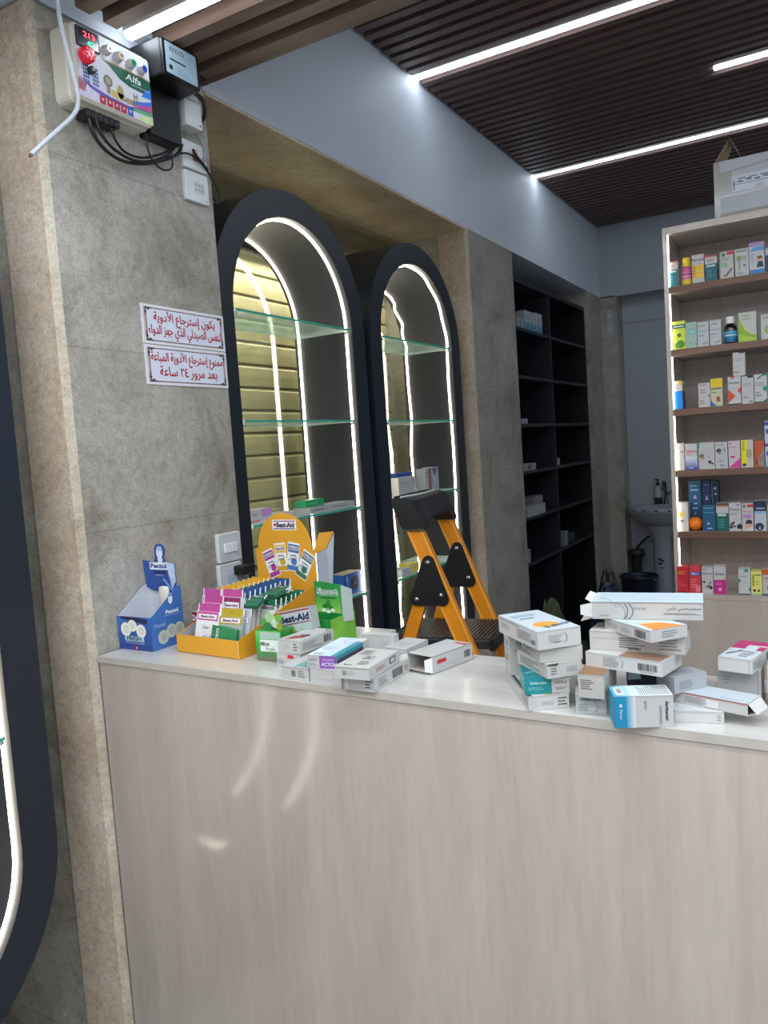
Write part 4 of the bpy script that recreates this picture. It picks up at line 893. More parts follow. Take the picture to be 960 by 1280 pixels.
o, _ = shelf_box(2, 916, 931.5, 444, 473.5, '#e3e0de', 'white medicine box with a dark tab, stacked atop two others on a shelf', [('rect', .5, .95, .98, 1, '#25262c'), L(.1, .62, .85, .75, 2, '#a08f92'), ('rect', .08, .14, .5, .18, '#b5475a')], zb=BASE[2]+max(hh, hw)+.0006)
shelf_box(2, 942.9, 959, 471, 506.8, '#e4e8e5', 'white medicine box with curved green corners on the third shelf', [('poly', [(.25, .86), (.7, 1), (1, 1), (1, .94), (.6, .93), (.3, .8)], '#1f6b4a'), ('poly', [(0, 0), (1, 0), (1, .13), (.7, .04), (0, .04)], '#1f6b4a'), ('disc', .9, .48, .09, '#3a8a68'), L(.1, .58, .8, .72, 2), L(.1, .2, .6, .4, 2)])
# row 4
shelf_box(3, 841, 855.8, 557, 590.6, '#efe9e4', 'plain white medicine box at the far left of the fourth shelf', [('disc', .78, .68, .03, '#5f5a58'), L(.1, .8, .8, .86, 1, '#b9aaa4'), L(.1, .1, .7, .35, 3, '#cbbdb6')])
shelf_box(3, 856.4, 872.6, 557, 589.6, '#eceaea', 'white medicine box with red lettering and a deep blue base', [('vgrad', 0, 0, 1, .5, '#1d2f9a', '#dfe1ea', 8), ('rect', .92, .3, 1, .98, '#6fae8f'), ('text', 'Calinor', .45, .72, .12, '#c23a44'), L(.1, .56, .5, .62, 1, '#c23a44'), ('rect', .3, .04, .6, .1, '#aeb8e2')])
shelf_box(3, 873.2, 893.4, 554.5, 588, '#e0dfde', 'wide white medicine box with small pictures on the fourth shelf', [('rect', 0, .8, .08, 1, '#5bb0a8'), ('disc', .2, .5, .08, '#6d6f45', .08), ('disc', .25, .42, .05, '#b58a4a'), ('disc', .7, .26, .06, '#2f3133'), ('disc', .86, .2, .04, '#4f3a34'), L(.55, .4, .75, .48, 1)])
shelf_box(3, 893.8, 909.8, 554, 587.2, '#dfdedd', 'white medicine box with a dark round picture on the fourth shelf', [('disc', .3, .68, .09, '#4a4446', .08), ('disc', .36, .58, .05, '#b56a7a'), ('rect', .72, .62, .8, .75, '#6d7074'), L(.2, .26, .8, .32, 1, '#5f6266'), ('poly', [(.35, .12), (.75, .06), (.8, .1), (.4, .16)], '#6a8f9a'), L(.1, .88, .8, .93, 1)])
shelf_box(3, 910.5, 925.6, 553, 587, '#ecdfe2', 'white medicine box with a magenta diagonal corner', [('poly', [(0, .02), (.98, 0), (1, .36)], '#d43f98'), ('rect', .15, .38, .55, .44, '#c23a44'), L(.1, .72, .9, .82, 1, '#b9828f'), ('disc', .2, .9, .03, '#9a5a6a')])
shelf_box(3, 926.2, 942, 552, 586.5, '#e7e2cd', 'white medicine box with a bright yellow left side and vertical print', [('rect', .02, .12, .5, .99, '#e3dc1f'), ('text', 'ZINNA', .52, .5, .07, '#a83a4a', 90), ('text', 'TABLET', .75, .5, .06, '#33353a', 90), ('disc', .25, .1, .06, '#2f3326'), ('rect', .1, .6, .3, .95, '#b9b32a')])
shelf_box(3, 942.8, 955.6, 552, 585, '#c0562a', 'burnt orange medicine box with a grey lower corner', [('poly', [(.35, .05), (1, 0), (1, .8), (.8, .55), (.5, .45)], '#8f8680'), ('rect', .15, .1, .3, .25, '#5a2f20'), L(.5, .2, .9, .4, 3, '#746c66')])
shelf_box(3, 956, 972, 527, 584.5, '#dfe3ec', 'tall white and blue striped medicine box at the photo edge, fourth shelf', [('rect', 0, .9, 1, .98, '#2f45a8'), ('rect', .1, .72, .9, .82, '#2f45a8'), ('rect', 0, .44, 1, .5, '#2f45a8'), ('rect', .1, .24, .9, .33, '#3a56b8'), ('rect', 0, 0, 1, .12, '#9fc7c4')])
# row 5
shelf_box(4, 844, 860.4, 628, 664, '#ebe7e2', 'white medicine box with an orange flower, far left of the fifth shelf', [('disc', .45, .58, .09, '#e5b043'), ('disc', .45, .58, .04, '#d8982a'), ('poly', [(.25, .45), (.5, .3), (.8, .42), (.5, .36)], '#4f6150'), L(.2, .12, .8, .2, 1, '#c9c0b6')])
NB = '#1b4d70'
shelf_box(4, 861, 877, 601, 661, NB, 'tall navy medicine box behind the orange on the fifth shelf', [('rect', .2, .8, .8, .83, '#7fb0c9'), L(.1, .85, .9, .95, 1, '#5f93ae'), ('poly', [(.35, .64), (.65, .63), (.55, .72)], '#b99ac2'), ('rect', .4, .52, .7, .55, '#8fb5cc'), ('rect', .3, .42, .7, .45, '#8fb5cc'), ('poly', [(.4, .28), (.6, .34), (.45, .36)], '#b07aa0')], dy=.075, hmax=.205)
shelf_box(4, 878, 889, 600, 661, '#12294f', 'tall dark navy medicine box, second of the tall ones on the fifth shelf', [('poly', [(.35, .6), (.7, .6), (.55, .7)], '#a58ab5'), L(.2, .86, .9, .95, 1, '#35578a')], dy=.075, hmax=.207)
shelf_box(4, 890, 899, 600.5, 661, '#0f2036', 'tall near-black medicine box, rightmost of the tall ones on the fifth shelf', [('disc', .55, .72, .02, '#9aa0a4'), ('disc', .5, .84, .03, '#7f858c'), ('rect', 0, 0, .08, 1, '#3f7aa0')], dy=.075, hmax=.206)
p = on_plane(869.3, 655.5, 1, UY+.035); rr = .0295
t = thing('orange_fruit', 'orange fruit resting on the fifth shelf in front of a tall navy box', 'orange', (p.x, UY+.04, BASE[4]))
b = MB(); OM = M('#f07a12', .4, var=.08, scale=160, bump=.5); b.lathe([(0 if i in (0, 16) else rr*math.sin(PI*i/16), rr-rr*.97*math.cos(PI*i/16)*(.90 if i > 14 else 1)) for i in range(17)], OM, 24); b.build('fruit', t)
b = MB(); b.lathe([(.004, 0), (.003, .003), (0, .0035)], M('#5a6a2a', .7), 8, T=Matrix.Translation((0, 0, rr*1.88))); b.build('stem', t)
shelf_box(4, 877.9, 894.6, 631, 663.5, '#1c557b', 'short blue medicine box in front of the tall navy ones', [('poly', [(.3, .24), (.6, .26), (.45, .38)], '#b99ac2'), ('rect', .1, .7, .9, .73, '#5f93ae'), L(.1, .82, .9, .95, 1, '#5f93ae'), ('rect', .35, .08, .75, .13, '#8fb5cc')])
shelf_box(4, 895.2, 911, 628.8, 663.5, W0, 'dark green medicine box with a white band near its top', [('rect', 0, 0, 1, .64, '#145f5c'), ('rect', .12, .54, .8, .62, '#cfe3df'), ('rect', 0, .86, 1, .91, '#c9806a'), ('rect', 0, .92, 1, 1, '#57473f'), L(.15, .1, .7, .45, 4, '#4f9a94')])
shelf_box(4, 911.4, 926.8, 628.6, 664, '#e4e2e2', 'white medicine box lettered in grey with dark berries at its base', [('text', 'Pharge', .48, .76, .11, '#4a4d52'), ('disc', .2, .24, .05, '#5f2f45'), ('disc', .35, .3, .04, '#2f2a33'), ('disc', .15, .14, .05, '#2a2630'), ('disc', .42, .16, .04, '#6a3a5a'), ('disc', .85, .16, .09, '#232024'), L(.1, .56, .7, .64, 2), ('disc', .75, .92, .03, '#33353a')])
shelf_box(4, 927.3, 942, 629.5, 664, '#e6e0e2', 'white medicine box with a red corner and a child portrait', [('rect', .5, .86, 1, .96, '#c2303f'), ('disc', .22, .9, .05, '#6d5f55'), ('rect', .1, .46, .85, .6, '#b48ab8'), ('disc', .6, .22, .12, '#d6a78f'), ('poly', [(.3, .26), (.9, .26), (.85, .38), (.6, .42), (.35, .38)], '#3a2a26'), ('rect', .1, .68, .9, .72, '#c98a9a'), ('poly', [(.3, 0), (1, 0), (.9, .12), (.45, .12)], '#d9c9c4')])
shelf_box(4, 943, 958.4, 627, 664.5, '#dfe3ec', 'white medicine box with a dark navy top and round emblem', [('rect', 0, .66, 1, 1, '#23254a'), ('rect', .15, .72, .85, .78, '#8a9ac4'), ('rect', 0, .58, 1, .64, '#7fb3df'), ('disc', .4, .14, .13, '#1f2c52'), ('poly', [(.3, .06), (.5, .06), (.45, .18)], '#c9d3e2')])
shelf_box(4, 959, 972, 632, 664.5, '#a9c83a', 'lime green medicine box cut by the photo edge, fifth shelf', [L(.1, .3, .9, .6, 2, '#5f7a1f')])
# row 6
shelf_box(5, 846.3, 861, 707.5, 740, '#c22536', 'deep red medicine box with yellow lines, far left of the lowest shelf', [L(.1, .68, .85, .84, 2, '#e0a83a'), ('rect', 0, 0, 1, .05, '#8d1826'), L(.1, .2, .8, .5, 4, '#d6596a')])
shelf_box(5, 861.4, 876, 707.5, 740, '#d23a4a', 'red medicine box with a blue name band on the lowest shelf', [('rect', .05, .68, .98, .8, '#2f5aa0'), ('text', 'Efferin', .52, .74, .07, '#dfe6f0'), L(.1, .2, .8, .55, 4, '#e58a94'), ('rect', .55, .05, .95, .3, '#e07f8a')])
shelf_box(5, 877, 891.6, 708.5, 740.5, '#e2dfdf', 'white medicine box with dark sketchy pictures on the lowest shelf', [('text', 'Femora', .5, .78, .08, '#3f4246'), ('disc', .2, .44, .05, '#4f4a48'), ('poly', [(.2, .25), (.6, .2), (.85, .3), (.6, .34)], '#7a7470'), ('disc', .8, .22, .06, '#35302e'), ('disc', .75, .42, .04, '#5f5a58'), ('rect', .05, .9, .4, .96, '#c9a0a8')])
shelf_box(5, 892, 907.5, 706.5, 741, '#e6e1e2', 'white medicine box with a magenta lower half on the lowest shelf', [('rect', 0, 0, 1, .5, '#c02a80'), ('text', 'Caisan', .5, .72, .09, '#3f4246'), ('rect', .8, .44, 1, .54, '#d84a5a'), L(.15, .3, .8, .42, 2, '#df7fb4'), ('disc', .5, .16, .06, '#e5a9cc')])
shelf_box(5, 923, 938.2, 709, 741.5, '#e4e6e6', 'white medicine box with teal diamonds on the lowest shelf', [('poly', [(.4, .92), (.65, .84), (.9, .92), (.65, 1)], '#2a8f9a'), ('poly', [(0, .42), (.22, .52), (0, .66)], '#2a8f9a'), ('poly', [(.8, .18), (1, .1), (1, .32)], '#2a8f9a'), ('rect', 0, 0, 1, .03, '#23262a'), L(.2, .66, .8, .74, 1)])
shelf_box(5, 938.6, 952.6, 712.5, 742.5, '#e3db7a', 'pale yellow medicine box right of the teal diamond box', [('rect', .1, .35, .3, .85, '#a3a83f'), ('rect', .35, .8, .9, .86, '#7a8a3a'), ('disc', .3, .18, .06, '#3a3a2a'), ('disc', .7, .18, .05, '#5f3a34'), ('rect', 0, 0, 1, .08, '#b9d3b0'), L(.4, .4, .9, .6, 2, '#a9a45a')])
shelf_box(5, 953, 968, 711, 743, '#e4dcd8', 'white medicine box with an orange-red top cut by the photo edge, lowest shelf', [('rect', 0, .8, 1, 1, '#d0562f'), L(.2, .6, .9, .72, 1, '#a03a2a'), ('disc', .6, .3, .09, '#3f3a4a'), ('rect', 0, 0, 1, .05, '#3a3a3f')])

# ------------------------------------------------------------------ shipping carton on top of the unit
t = thing('shipping_carton', 'taped white shipping carton with raised flaps on top of the shelving unit', 'carton', (1.495, 3.42, 2.366))
KW = M('#bfc3ca', .6, var=.06, scale=6); KB = M('#c2ab86', .75, var=.1, scale=12); TP = M('#b0aea9', .2, var=.08, scale=25, coat=.5)
cw, cd, ch = .46, .27, .215
b = MB(); b.box(0, cw, 0, .003, 0, ch, KW); b.box(0, cw, cd-.003, cd, 0, ch, KW); b.box(0, .003, .003, cd-.003, 0, ch, KW); b.box(cw-.003, cw, .003, cd-.003, 0, ch, KW); b.box(.003, cw-.003, .003, cd-.003, 0, .003, KB)
b.rect(.002, .004, cw-.002, .016, M('#a9a49a', .6), .0002, T=front(0, 0, 0)); b.build('carton_body', t)
b = MB(); T = front(0, -.0004, 0)
b.rect(0, 0, .022, ch, TP, 0, T=T); b.rect(.022, .10, .066, .175, TP, 0, T=T); b.rect(.026, .075, .30, .085, TP, .0002, T=T); b.quad([(.05, .165, .0002), (.3, .19, .0002), (.3, .198, .0002), (.05, .173, .0002)], TP, T=T); b.build('packing_tape', t)
b = MB(); b.rect(.064, .088, .30, .150, M('#d2d6e2', .35, coat=.4), .0006, T=T); b.rect(.068, .115, .30, .117, M('#5f667c', .5), .0009, T=T)
b.rect(.070, .095, .074, .13, M('#4a5068', .5), .0009, T=T)
for i in range(4): b.rect(.085+.03*i, .122+.004*(i % 2), .105+.03*i, .128+.004*(i % 2), M('#5a6076', .5), .0009, T=T); b.rect(.085+.04*i, .134, .115+.04*i, .138, M('#6a7086', .5), .0009, T=T); b.rect(.15+.008*i, .09, .152+.008*i, .108, M('#6a7086', .5), .0009, T=T)
b.build('shipping_label', t)
b = MB(); b.add([(.0, .012, ch), (.0, cd-.02, ch), (.06, cd*.5, ch+.10), (.055, .05, ch+.10)], [(0, 1, 2, 3)], KB); b.build('flap', t)
b = MB(); b.add([(.02, cd, ch), (cw-.02, cd, ch), (cw-.03, cd+.09, ch-.02), (.03, cd+.09, ch-.02)], [(0, 1, 2, 3)], KW); b.build('flap', t)
b = MB(); b.add([(.055, .045, ch+.1), (.062, cd*.5, ch+.102), (.105, .10, ch+.0), (.10, .03, ch+.0)], [(0, 1, 2, 3)], M('#6f624e', .75)); b.build('flap', t)

# ------------------------------------------------------------------ dark recessed shelving
DZ = (2.35, 2.01, 1.665, 1.325, .987, .655)
t = thing('dark_shelving', 'tall dark navy open shelving with two columns in the far left recess', 'shelving', (-.03, 5.215, 0))
DK = M('#06080d', .5, var=.15, scale=3); DKS = M('#171c27', .5, var=.15, scale=3)
LEN, DP = 1.865, -.42
b = MB(); b.box(DP, 0, 0, .02, FZ, 2.70, DK); b.build('side_panel', t)
b = MB(); b.box(DP, 0, LEN-.02, LEN, FZ, 2.70, DK); b.build('side_panel', t)
b = MB(); b.box(DP, -.002, .845, .870, FZ, 2.66, DKS); b.build('divider', t)
b = MB(); b.box(DP-.015, DP-.001, 0, LEN, FZ, 2.70, DK); b.build('back_panel', t)
b = MB(); b.box(DP, 0, .0205, LEN-.0205, 2.665, 2.695, DKS); b.build('top_panel', t)
for z in DZ:
    for y0, y1 in ((.0205, .8445), (.8705, LEN-.0205)):
        b = MB(); b.box(DP, -.001, y0, y1, z-.024, z, DKS); b.build('shelf', t)
def dbox(y, z, w, d, h, col, label, x=-.10, rz=0, name='medicine_box', face=None, grp='medicine boxes on the dark shelving'):
    o = carton_mb(d, w, h, col, {'right': face} if face else None).build(name, None, (x, y, z+.0005), math.radians(rz)); tag(o, label, 'box', grp)
WB = [('rect', 0, 0, 1, .4, '#5d8fb0'), L(.15, .6, .85, .85, 2, '#8f9aa5')]
for i, (y, h) in enumerate(((5.62, .15), (5.70, .15), (5.78, .15), (5.86, .16), (5.945, .16))):
    dbox(y, DZ[0], .074, .07, h, '#c3cbd4', f'white and pale blue box, {ORD[i]} in the tall row on the highest dark shelf', face=WB)
for i, y in enumerate((5.35, 5.44, 5.53)):
    dbox(y, DZ[0], .075, .07, .085, '#8e969f', f'low grey box, {ORD[i]} from the left on the highest dark shelf')
dbox(5.37, DZ[2], .13, .06, .035, '#aab0b8', 'small white box lying at the left of the third dark shelf', x=-.06)
dbox(5.42, DZ[3], .26, .07, .05, '#b3b0ae', 'long white box lying flat at the left of the fourth dark shelf', x=-.06, face=[('rect', .3, .2, .6, .8, '#4a3a3a')])
dbox(6.14, DZ[3], .06, .05, .06, '#8f959d', 'small grey box just right of the divider on the fourth dark shelf', x=-.06)
dbox(5.31, DZ[4], .09, .09, .22, '#8f9ba3', 'tall grey box at the far left of the fifth dark shelf', x=-.20)
dbox(5.44, DZ[4], .10, .08, .15, '#7f8a92', 'medium grey box next to the tall one on the fifth dark shelf', x=-.22)
dbox(5.52, DZ[4], .40, .07, .075, '#c0c4c8', 'long white box lying at the front of the fifth dark shelf', x=-.06)
dbox(5.84, DZ[4], .22, .08, .12, '#8e8d92', 'grey box lying near the divider on the fifth dark shelf', x=-.16)
dbox(5.32, DZ[5], .11, .08, .10, '#8f9298', 'grey box at the left of the lowest dark shelf, front one of two', x=-.08)
dbox(5.42, DZ[5], .11, .08, .13, '#a09a9c', 'grey box at the left of the lowest dark shelf, rear one of two', x=-.2)
dbox(6.178, DZ[5], .15, .08, .09, '#5d6a74', 'bluish box right of the divider on the lowest dark shelf', x=-.09)
dbox(6.27, DZ[5], .05, .06, .12, '#9fa9ae', 'narrow pale box right of the divider on the lowest dark shelf', x=-.07)
dbox(6.46, DZ[5], .25, .07, .08, '#2c3a46', 'dark blue box in the right column of the lowest dark shelf', x=-.10)
# bags on the floor near the dark shelving
def bag(label, x, y, w, d, h, col, seed, name='plastic_bag'):
    r = random.Random(seed); b = MB(); n, k = 20, 9; vs = []; fs = []
    for j in range(k):
        f = j/(k-1); rad = (math.sin(PI*(.18+.72*f))**.7)*(1-.25*f)
        for i in range(n):
            a = 2*PI*i/n; q = rad*(1+r.uniform(-.12, .12)); vs.append((w/2*q*math.cos(a), d/2*q*math.sin(a), h*f*(1+(r.uniform(-.07, .07) if 0 < j else 0))))
    for j in range(k-1): fs += [(j*n+i, j*n+(i+1) % n, (j+1)*n+(i+1) % n, (j+1)*n+i) for i in range(n)]
    fs += [tuple(range(n))[::-1], tuple(range((k-1)*n, k*n))]
    b.add(vs, fs, M(col, .35, var=.3, scale=14, bump=.4)); o = b.build(name, None, (x, y, FZ)); tag(o, label, 'bag', 'plastic bags by the dark shelving')
bag('crumpled dark olive-green plastic bag at the foot of the dark shelving', .18, 5.15, .30, .28, .76, '#4a5434', 3)
bag('crumpled dark blue plastic bag on the floor below the sink corner', .33, 6.1, .40, .36, .70, '#2c3a58', 5)
bag('crumpled maroon-grey plastic bag against the far pillar by the shelving', .17, 6.75, .26, .3, .70, '#4f3f47', 8)

# ------------------------------------------------------------------ sink corner
SWH = M('#a3a9b1', .18, var=.03, coat=.4)
t = thing('pedestal_sink', 'white pedestal wash basin with a patterned rim in the dim far corner', 'sink', (.475, YB+.22, 0))
b = MB(); n = 32
def ov(rx, ry, z, cyy=-.22): return [(rx*math.cos(2*PI*i/n), cyy+ry*math.sin(2*PI*i/n), z) for i in range(n)]
rings = [ov(.09, .08, .66), ov(.16, .13, .68), ov(.25, .185, .74), ov(.285, .205, .79), ov(.295, .212, .80), ov(.295, .212, .835), ov(.28, .20, .842), ov(.23, .155, .838), ov(.20, .13, .78), ov(.10, .07, .72), ov(.02, .02, .715)]
b.add([p for r_ in rings for p in r_], [(j*n+i, j*n+(i+1) % n, (j+1)*n+(i+1) % n, (j+1)*n+i) for j in range(len(rings)-1) for i in range(n)], SWH, True)
b.quad(rings[-1], SWH); b.box(-.25, .25, -.075, -.004, .76, .85, SWH)
for i in range(n):
    if i % 2 == 0:
        a = 2*PI*i/n; b.disc(0, 0, .014, M('#3b3f46', .4), 0, 10, T=frame((.2975*math.cos(a), -.22+.2145*math.sin(a), .818), (-math.sin(a), math.cos(a), 0), (0, 0, 1)), ry=.009)
b.build('basin', t)
b = MB(); b.lathe([(.105, FZ), (.10, FZ+.04), (.085, .1), (.078, .40), (.085, .56), (.115, .62), (.13, .67)], SWH, 24, T=Matrix.Translation((-.005, -.19, 0)))
T = frame((-.005, -.2715, .30), (1, 0, 0), (0, 0, 1))
for x, y, r in ((-.01, .05, .02), (.018, .035, .016), (-.005, .01, .02), (.01, -.03, .012)): b.disc(x, y, r, M('#35383f', .5), .0, 10, T=T, ry=r*.7)
b.build('pedestal', t)
b = MB(); CH = M('#5d626a', .2, metal=.8); b.lathe([(.024, .85), (.022, .86), (.016, .90), (.015, .93)], CH, 14, T=Matrix.Translation((.02, -.045, 0)))
b.tube([(.02, -.045, .92), (.02, -.045, 1.03), (.018, -.06, 1.06), (.012, -.09, 1.065), (.01, -.12, 1.04), (.01, -.125, .985)], .011, CH, 10); b.tube([(.02, -.045, .93), (.06, -.04, .965), (.10, -.035, .965)], .008, CH, 8); b.build('faucet', t)
t = thing('soap_bottle', 'clear soap bottle with a dark pump top standing on the wash basin', 'bottle', (.425, YB+.22-.04, .851))
b = MB(); b.lathe([(.032, 0), (.035, .005), (.034, .11), (.026, .15), (.013, .17), (.013, .18)], M('#b9bec6', .2, coat=.4), 18); b.build('bottle_body', t)
b = MB(); b.lathe([(.0355, .0), (.0356, .065)], M('#1d2129', .4), 18); b.build('bottle_label', t)
b = MB(); b.lathe([(.016, .178), (.016, .20), (.006, .205), (.006, .228), (.012, .23), (.012, .24), (0, .242)], M('#16181d', .4), 14); b.tube([(0, 0, .236), (-.025, 0, .236), (-.034, 0, .228)], .004, M('#16181d', .4), 8); b.build('pump', t)
t = thing('toilet_brush', 'dark long-handled brush in its holder left of the basin pedestal', 'brush', (.225, YB+.05, 0))
b = MB(); b.lathe([(.05, FZ), (.055, FZ+.02), (.045, .22), (.048, .37)], M('#1c2028', .4), 18); b.lathe([(.075, .37), (.078, .375), (.078, .42), (.06, .43)], M('#1c2028', .4), 18); b.build('holder', t)
b = MB(); b.tube([(0, 0, .42), (.03, 0, .47), (.09, 0, .53), (.13, 0, .56)], .010, M('#14171d', .4), 8); b.build('brush_handle', t)
t = thing('floor_bucket', 'dark blue plastic bucket on the floor below the basin', 'bucket', (.30, YB-.22, 0))
b = MB(); b.lathe([(.13, FZ), (.16, .20), (.175, .21), (.175, .23), (.16, .23), (.155, .205), (.12, FZ+.01), (0, FZ+.01)], M('#1b2536', .4), 24); b.build('bucket_body', t)
b = MB(); b.tube([(.168*math.cos(a*PI/12), -.02-.13*math.sin(a*PI/12)*.6, .22-.05*math.sin(a*PI/12)) for a in range(13)], .004, STEEL, 6); b.build('bucket_handle', t)
def small_switch(z, label):
    t = thing('wall_switch', label, 'switch', (.085, YB, z), 0, 'small switches on the far pillar')
    b = MB(); b.rbox(-.03, .03, -.055, .055, 0, .010, .006, M('#aeb4bc', .4), T=front(0, 0, 0)); b.build('plate', t)
    b = MB(); b.rbox(-.012, .012, -.022, .022, .010, .015, .003, M('#bfc5cc', .4), T=front(0, 0, 0)); b.build('rocker', t)
z1 = on_plane(756.5, 396, 1, YB).z; z2 = on_plane(758.6, 412, 1, YB).z
small_switch(z1, 'small white switch on the far pillar, the upper of two'); small_switch(z2, 'small white switch on the far pillar, the lower of two')

# ------------------------------------------------------------------ goods in the arched cabinets
def abox(y, z, w, h, d, col, label, face=None, x=-.08, rz=0, top=None):
    f = {'right': face or []}
    if top: f['top'] = top
    o = carton_mb(d, w, h, col, f).build('medicine_box', None, (x-d/2, y, z+.0095), math.radians(rz)); tag(o, label, 'box', 'medicines in the arched cabinets'); return o
S3, S4, S2 = 1.28, .87, 1.685
abox(2.39, S3, .15, .055, .06, '#e8dfe0', 'white box with red print and a lilac corner, behind the yellow header card', [('rect', .6, .45, 1, 1, '#c78fd0'), L(.1, .1, .6, .3, 1, '#c23a44'), ('text', 'OLA', .3, .65, .2, '#4a4d52')])
abox(2.90, S3, .36, .028, .09, '#c9c9c8', 'long flat grey-white box lying on the third lit shelf', [L(.05, .3, .4, .7, 1, '#4a4d52'), L(.5, .3, .95, .7, 1, '#7a7d82')], x=-.07)
o = abox(2.79, S3+.029, .135, .030, .06, '#1f9a5c', 'small green box resting on the long flat box in the first arched cabinet', [L(.1, .3, .7, .6, 1, '#7fd0a4')], x=-.09)
abox(2.62, S3, .10, .022, .08, '#dcdcda', 'small flat white box in the middle of the third lit shelf', x=-.12)
abox(3.04, S4, .155, .10, .07, '#1a5aa8', 'blue box with a black oval emblem on the lowest lit shelf', [('disc', .62, .5, .34, '#0f1526', .34), ('poly', [(.5, .4), (.75, .6), (.6, .45)], '#b9c7dc'), ('poly', [(.1, .9), (.2, .3), (.26, .9)], '#7fa5d8')], top=[('rect', 0, 0, 1, 1, '#b9a98a')], x=-.085)
abox(2.86, S4, .13, .05, .08, '#d9dcd6', 'white box with a green lid edge left of the blue box', [('rect', 0, .55, 1, 1, '#2f6a48'), L(.1, .7, .9, .85, 1, '#a9c7b0')], x=-.10)
abox(2.73, S4, .10, .035, .07, '#cfd0cb', 'flat white box on the lowest lit shelf behind the green packet', x=-.10)
abox(3.60, S3, .185, .105, .05, '#e4e3e0', 'white box with thin lettering on the lit shelf behind the ladder handle', [('text', 'bronchosan', .4, .72, .12, '#6d7a86'), ('ring', .82, .72, .1, .15, '#8f97a5', 0, 360)], x=-.065)
abox(3.71, S3, .185, .125, .05, '#1f4f9a', 'blue box with a yellow corner behind the thin-lettered white box', [('rect', .1, .5, .9, .75, '#3f74bf'), ('poly', [(.7, 0), (1, 0), (1, .45), (.8, .4)], '#d8cf3f')], x=-.135)
abox(3.865, S3, .06, .135, .055, '#e2e0df', 'white box with a maroon edge on the lit shelf, left one of two upright boxes', [('rect', .7, 0, 1, 1, '#8d2f45'), L(.1, .6, .6, .9, 2)], x=-.075)
abox(3.955, S3, .105, .14, .05, '#dfe0e4', 'white upright box with a red and blue arrow mark on the lit shelf', [('rect', 0, 0, .08, 1, '#8d2f45'), ('rect', .92, 0, 1, 1, '#8d2f45'), ('poly', [(.2, .95), (.5, .62), (.8, .95), (.65, .95), (.5, .78), (.35, .95)], '#2f5a9a'), ('poly', [(.35, .97), (.65, .97), (.5, .8)], '#d2303a'), ('text', 'Voltan', .2, .35, .09, '#2f5a6a', 90), L(.45, .1, .85, .3, 2)], x=-.075)
abox(3.55, S4, .12, .075, .05, '#2f6ab8', 'small blue box with a white swoosh on the lowest lit shelf behind the ladder', [('poly', [(.05, .2), (.5, .1), (.95, .3), (.5, .22)], '#e2e8ef'), ('rect', .1, .45, .8, .6, '#cfdcee'), ('rect', .1, .75, .9, .9, '#5f93d4')], x=-.17)
abox(3.545, S4, .085, .035, .06, '#d4d8da', 'small white carton in front of the swoosh box on the lowest lit shelf', x=-.075)
abox(3.665, S4, .11, .045, .06, '#e2cf3a', 'small yellow and white carton on the lowest lit shelf behind the ladder', [('rect', 0, 0, .25, 1, '#dfe0e0'), L(.4, .3, .8, .7, 2, '#7a7020')], x=-.09)

# ------------------------------------------------------------------ notices on the pillar
def notice(z0, z1, l1, l2, label, h1, h2, w1, w2):
    y0, y1 = 1.789, 2.172; w, h = y1-y0, z1-z0
    b = MB(wallf(y0, z0, 0)); PINK = M('#d9b8b4', .5, var=.03); BRN = M('#4a3730', .5)
    b.box(0, w, 0, h, .0006, .004, M('#e6e4ea', .4, var=.02))
    b.rect(.008, .008, w-.008, h-.008, M('#cdb6b4', .5), .0042); b.rect(.016, .010, w-.016, h-.010, BRN, .0044)
    b.quad([(p[0], p[1], .0047) for p in rrect(.019, w-.019, .0125, h-.0125, .012)], M('#dfe2f0', .4, var=.02))
    for x, y, sx, sy_ in ((.012, .010, 1, 1), (w-.012, .010, -1, 1), (.012, h-.010, 1, -1), (w-.012, h-.010, -1, -1)):
        for a, c, r in ((.006, .004, .006), (.017, .004, .005), (.004, .015, .005), (.026, .002, .003), (.002, .024, .003)): b.disc(x+sx*a, y+sy_*c, r, BRN, .0050, 10)
        b.disc(x+sx*.007, y+sy_*.006, .0025, PINK, .0052, 8)
    RED = M('#b3202c', .5, var=.02)
    for k_, (ex, ey) in enumerate(((0, 0), (.0008, 0), (-.0008, 0), (0, .0008), (0, -.0008), (.0006, .0006), (-.0006, -.0006))):
        b.text(arabic(l1), w/2+ex, h*.68+ey, h1, RED, .0051+k_*.00003, w=w1, align='FIT', bold=0); b.text(arabic(l2), w/2+ex, h*.32+ey, h2, RED, .0051+k_*.00003, w=w2, align='FIT', bold=0)
    o = b.build('wall_notice'); tag(o, label, 'sign', 'red-lettered notices on the pillar')
notice(1.933, 2.058, 'يكون إسترجاع الأدوية', 'لنفس الصيدلي الذي جهز الدواء', 'upper red-lettered Arabic notice on the stone pillar', .048, .046, .285, .338)
notice(1.803, 1.930, 'ممنوع إسترجاع الأدوية المباعة', 'بعد مرور ٢٤ ساعة', 'lower red-lettered Arabic notice with the number twenty-four, on the stone pillar', .048, .040, .338, .27)

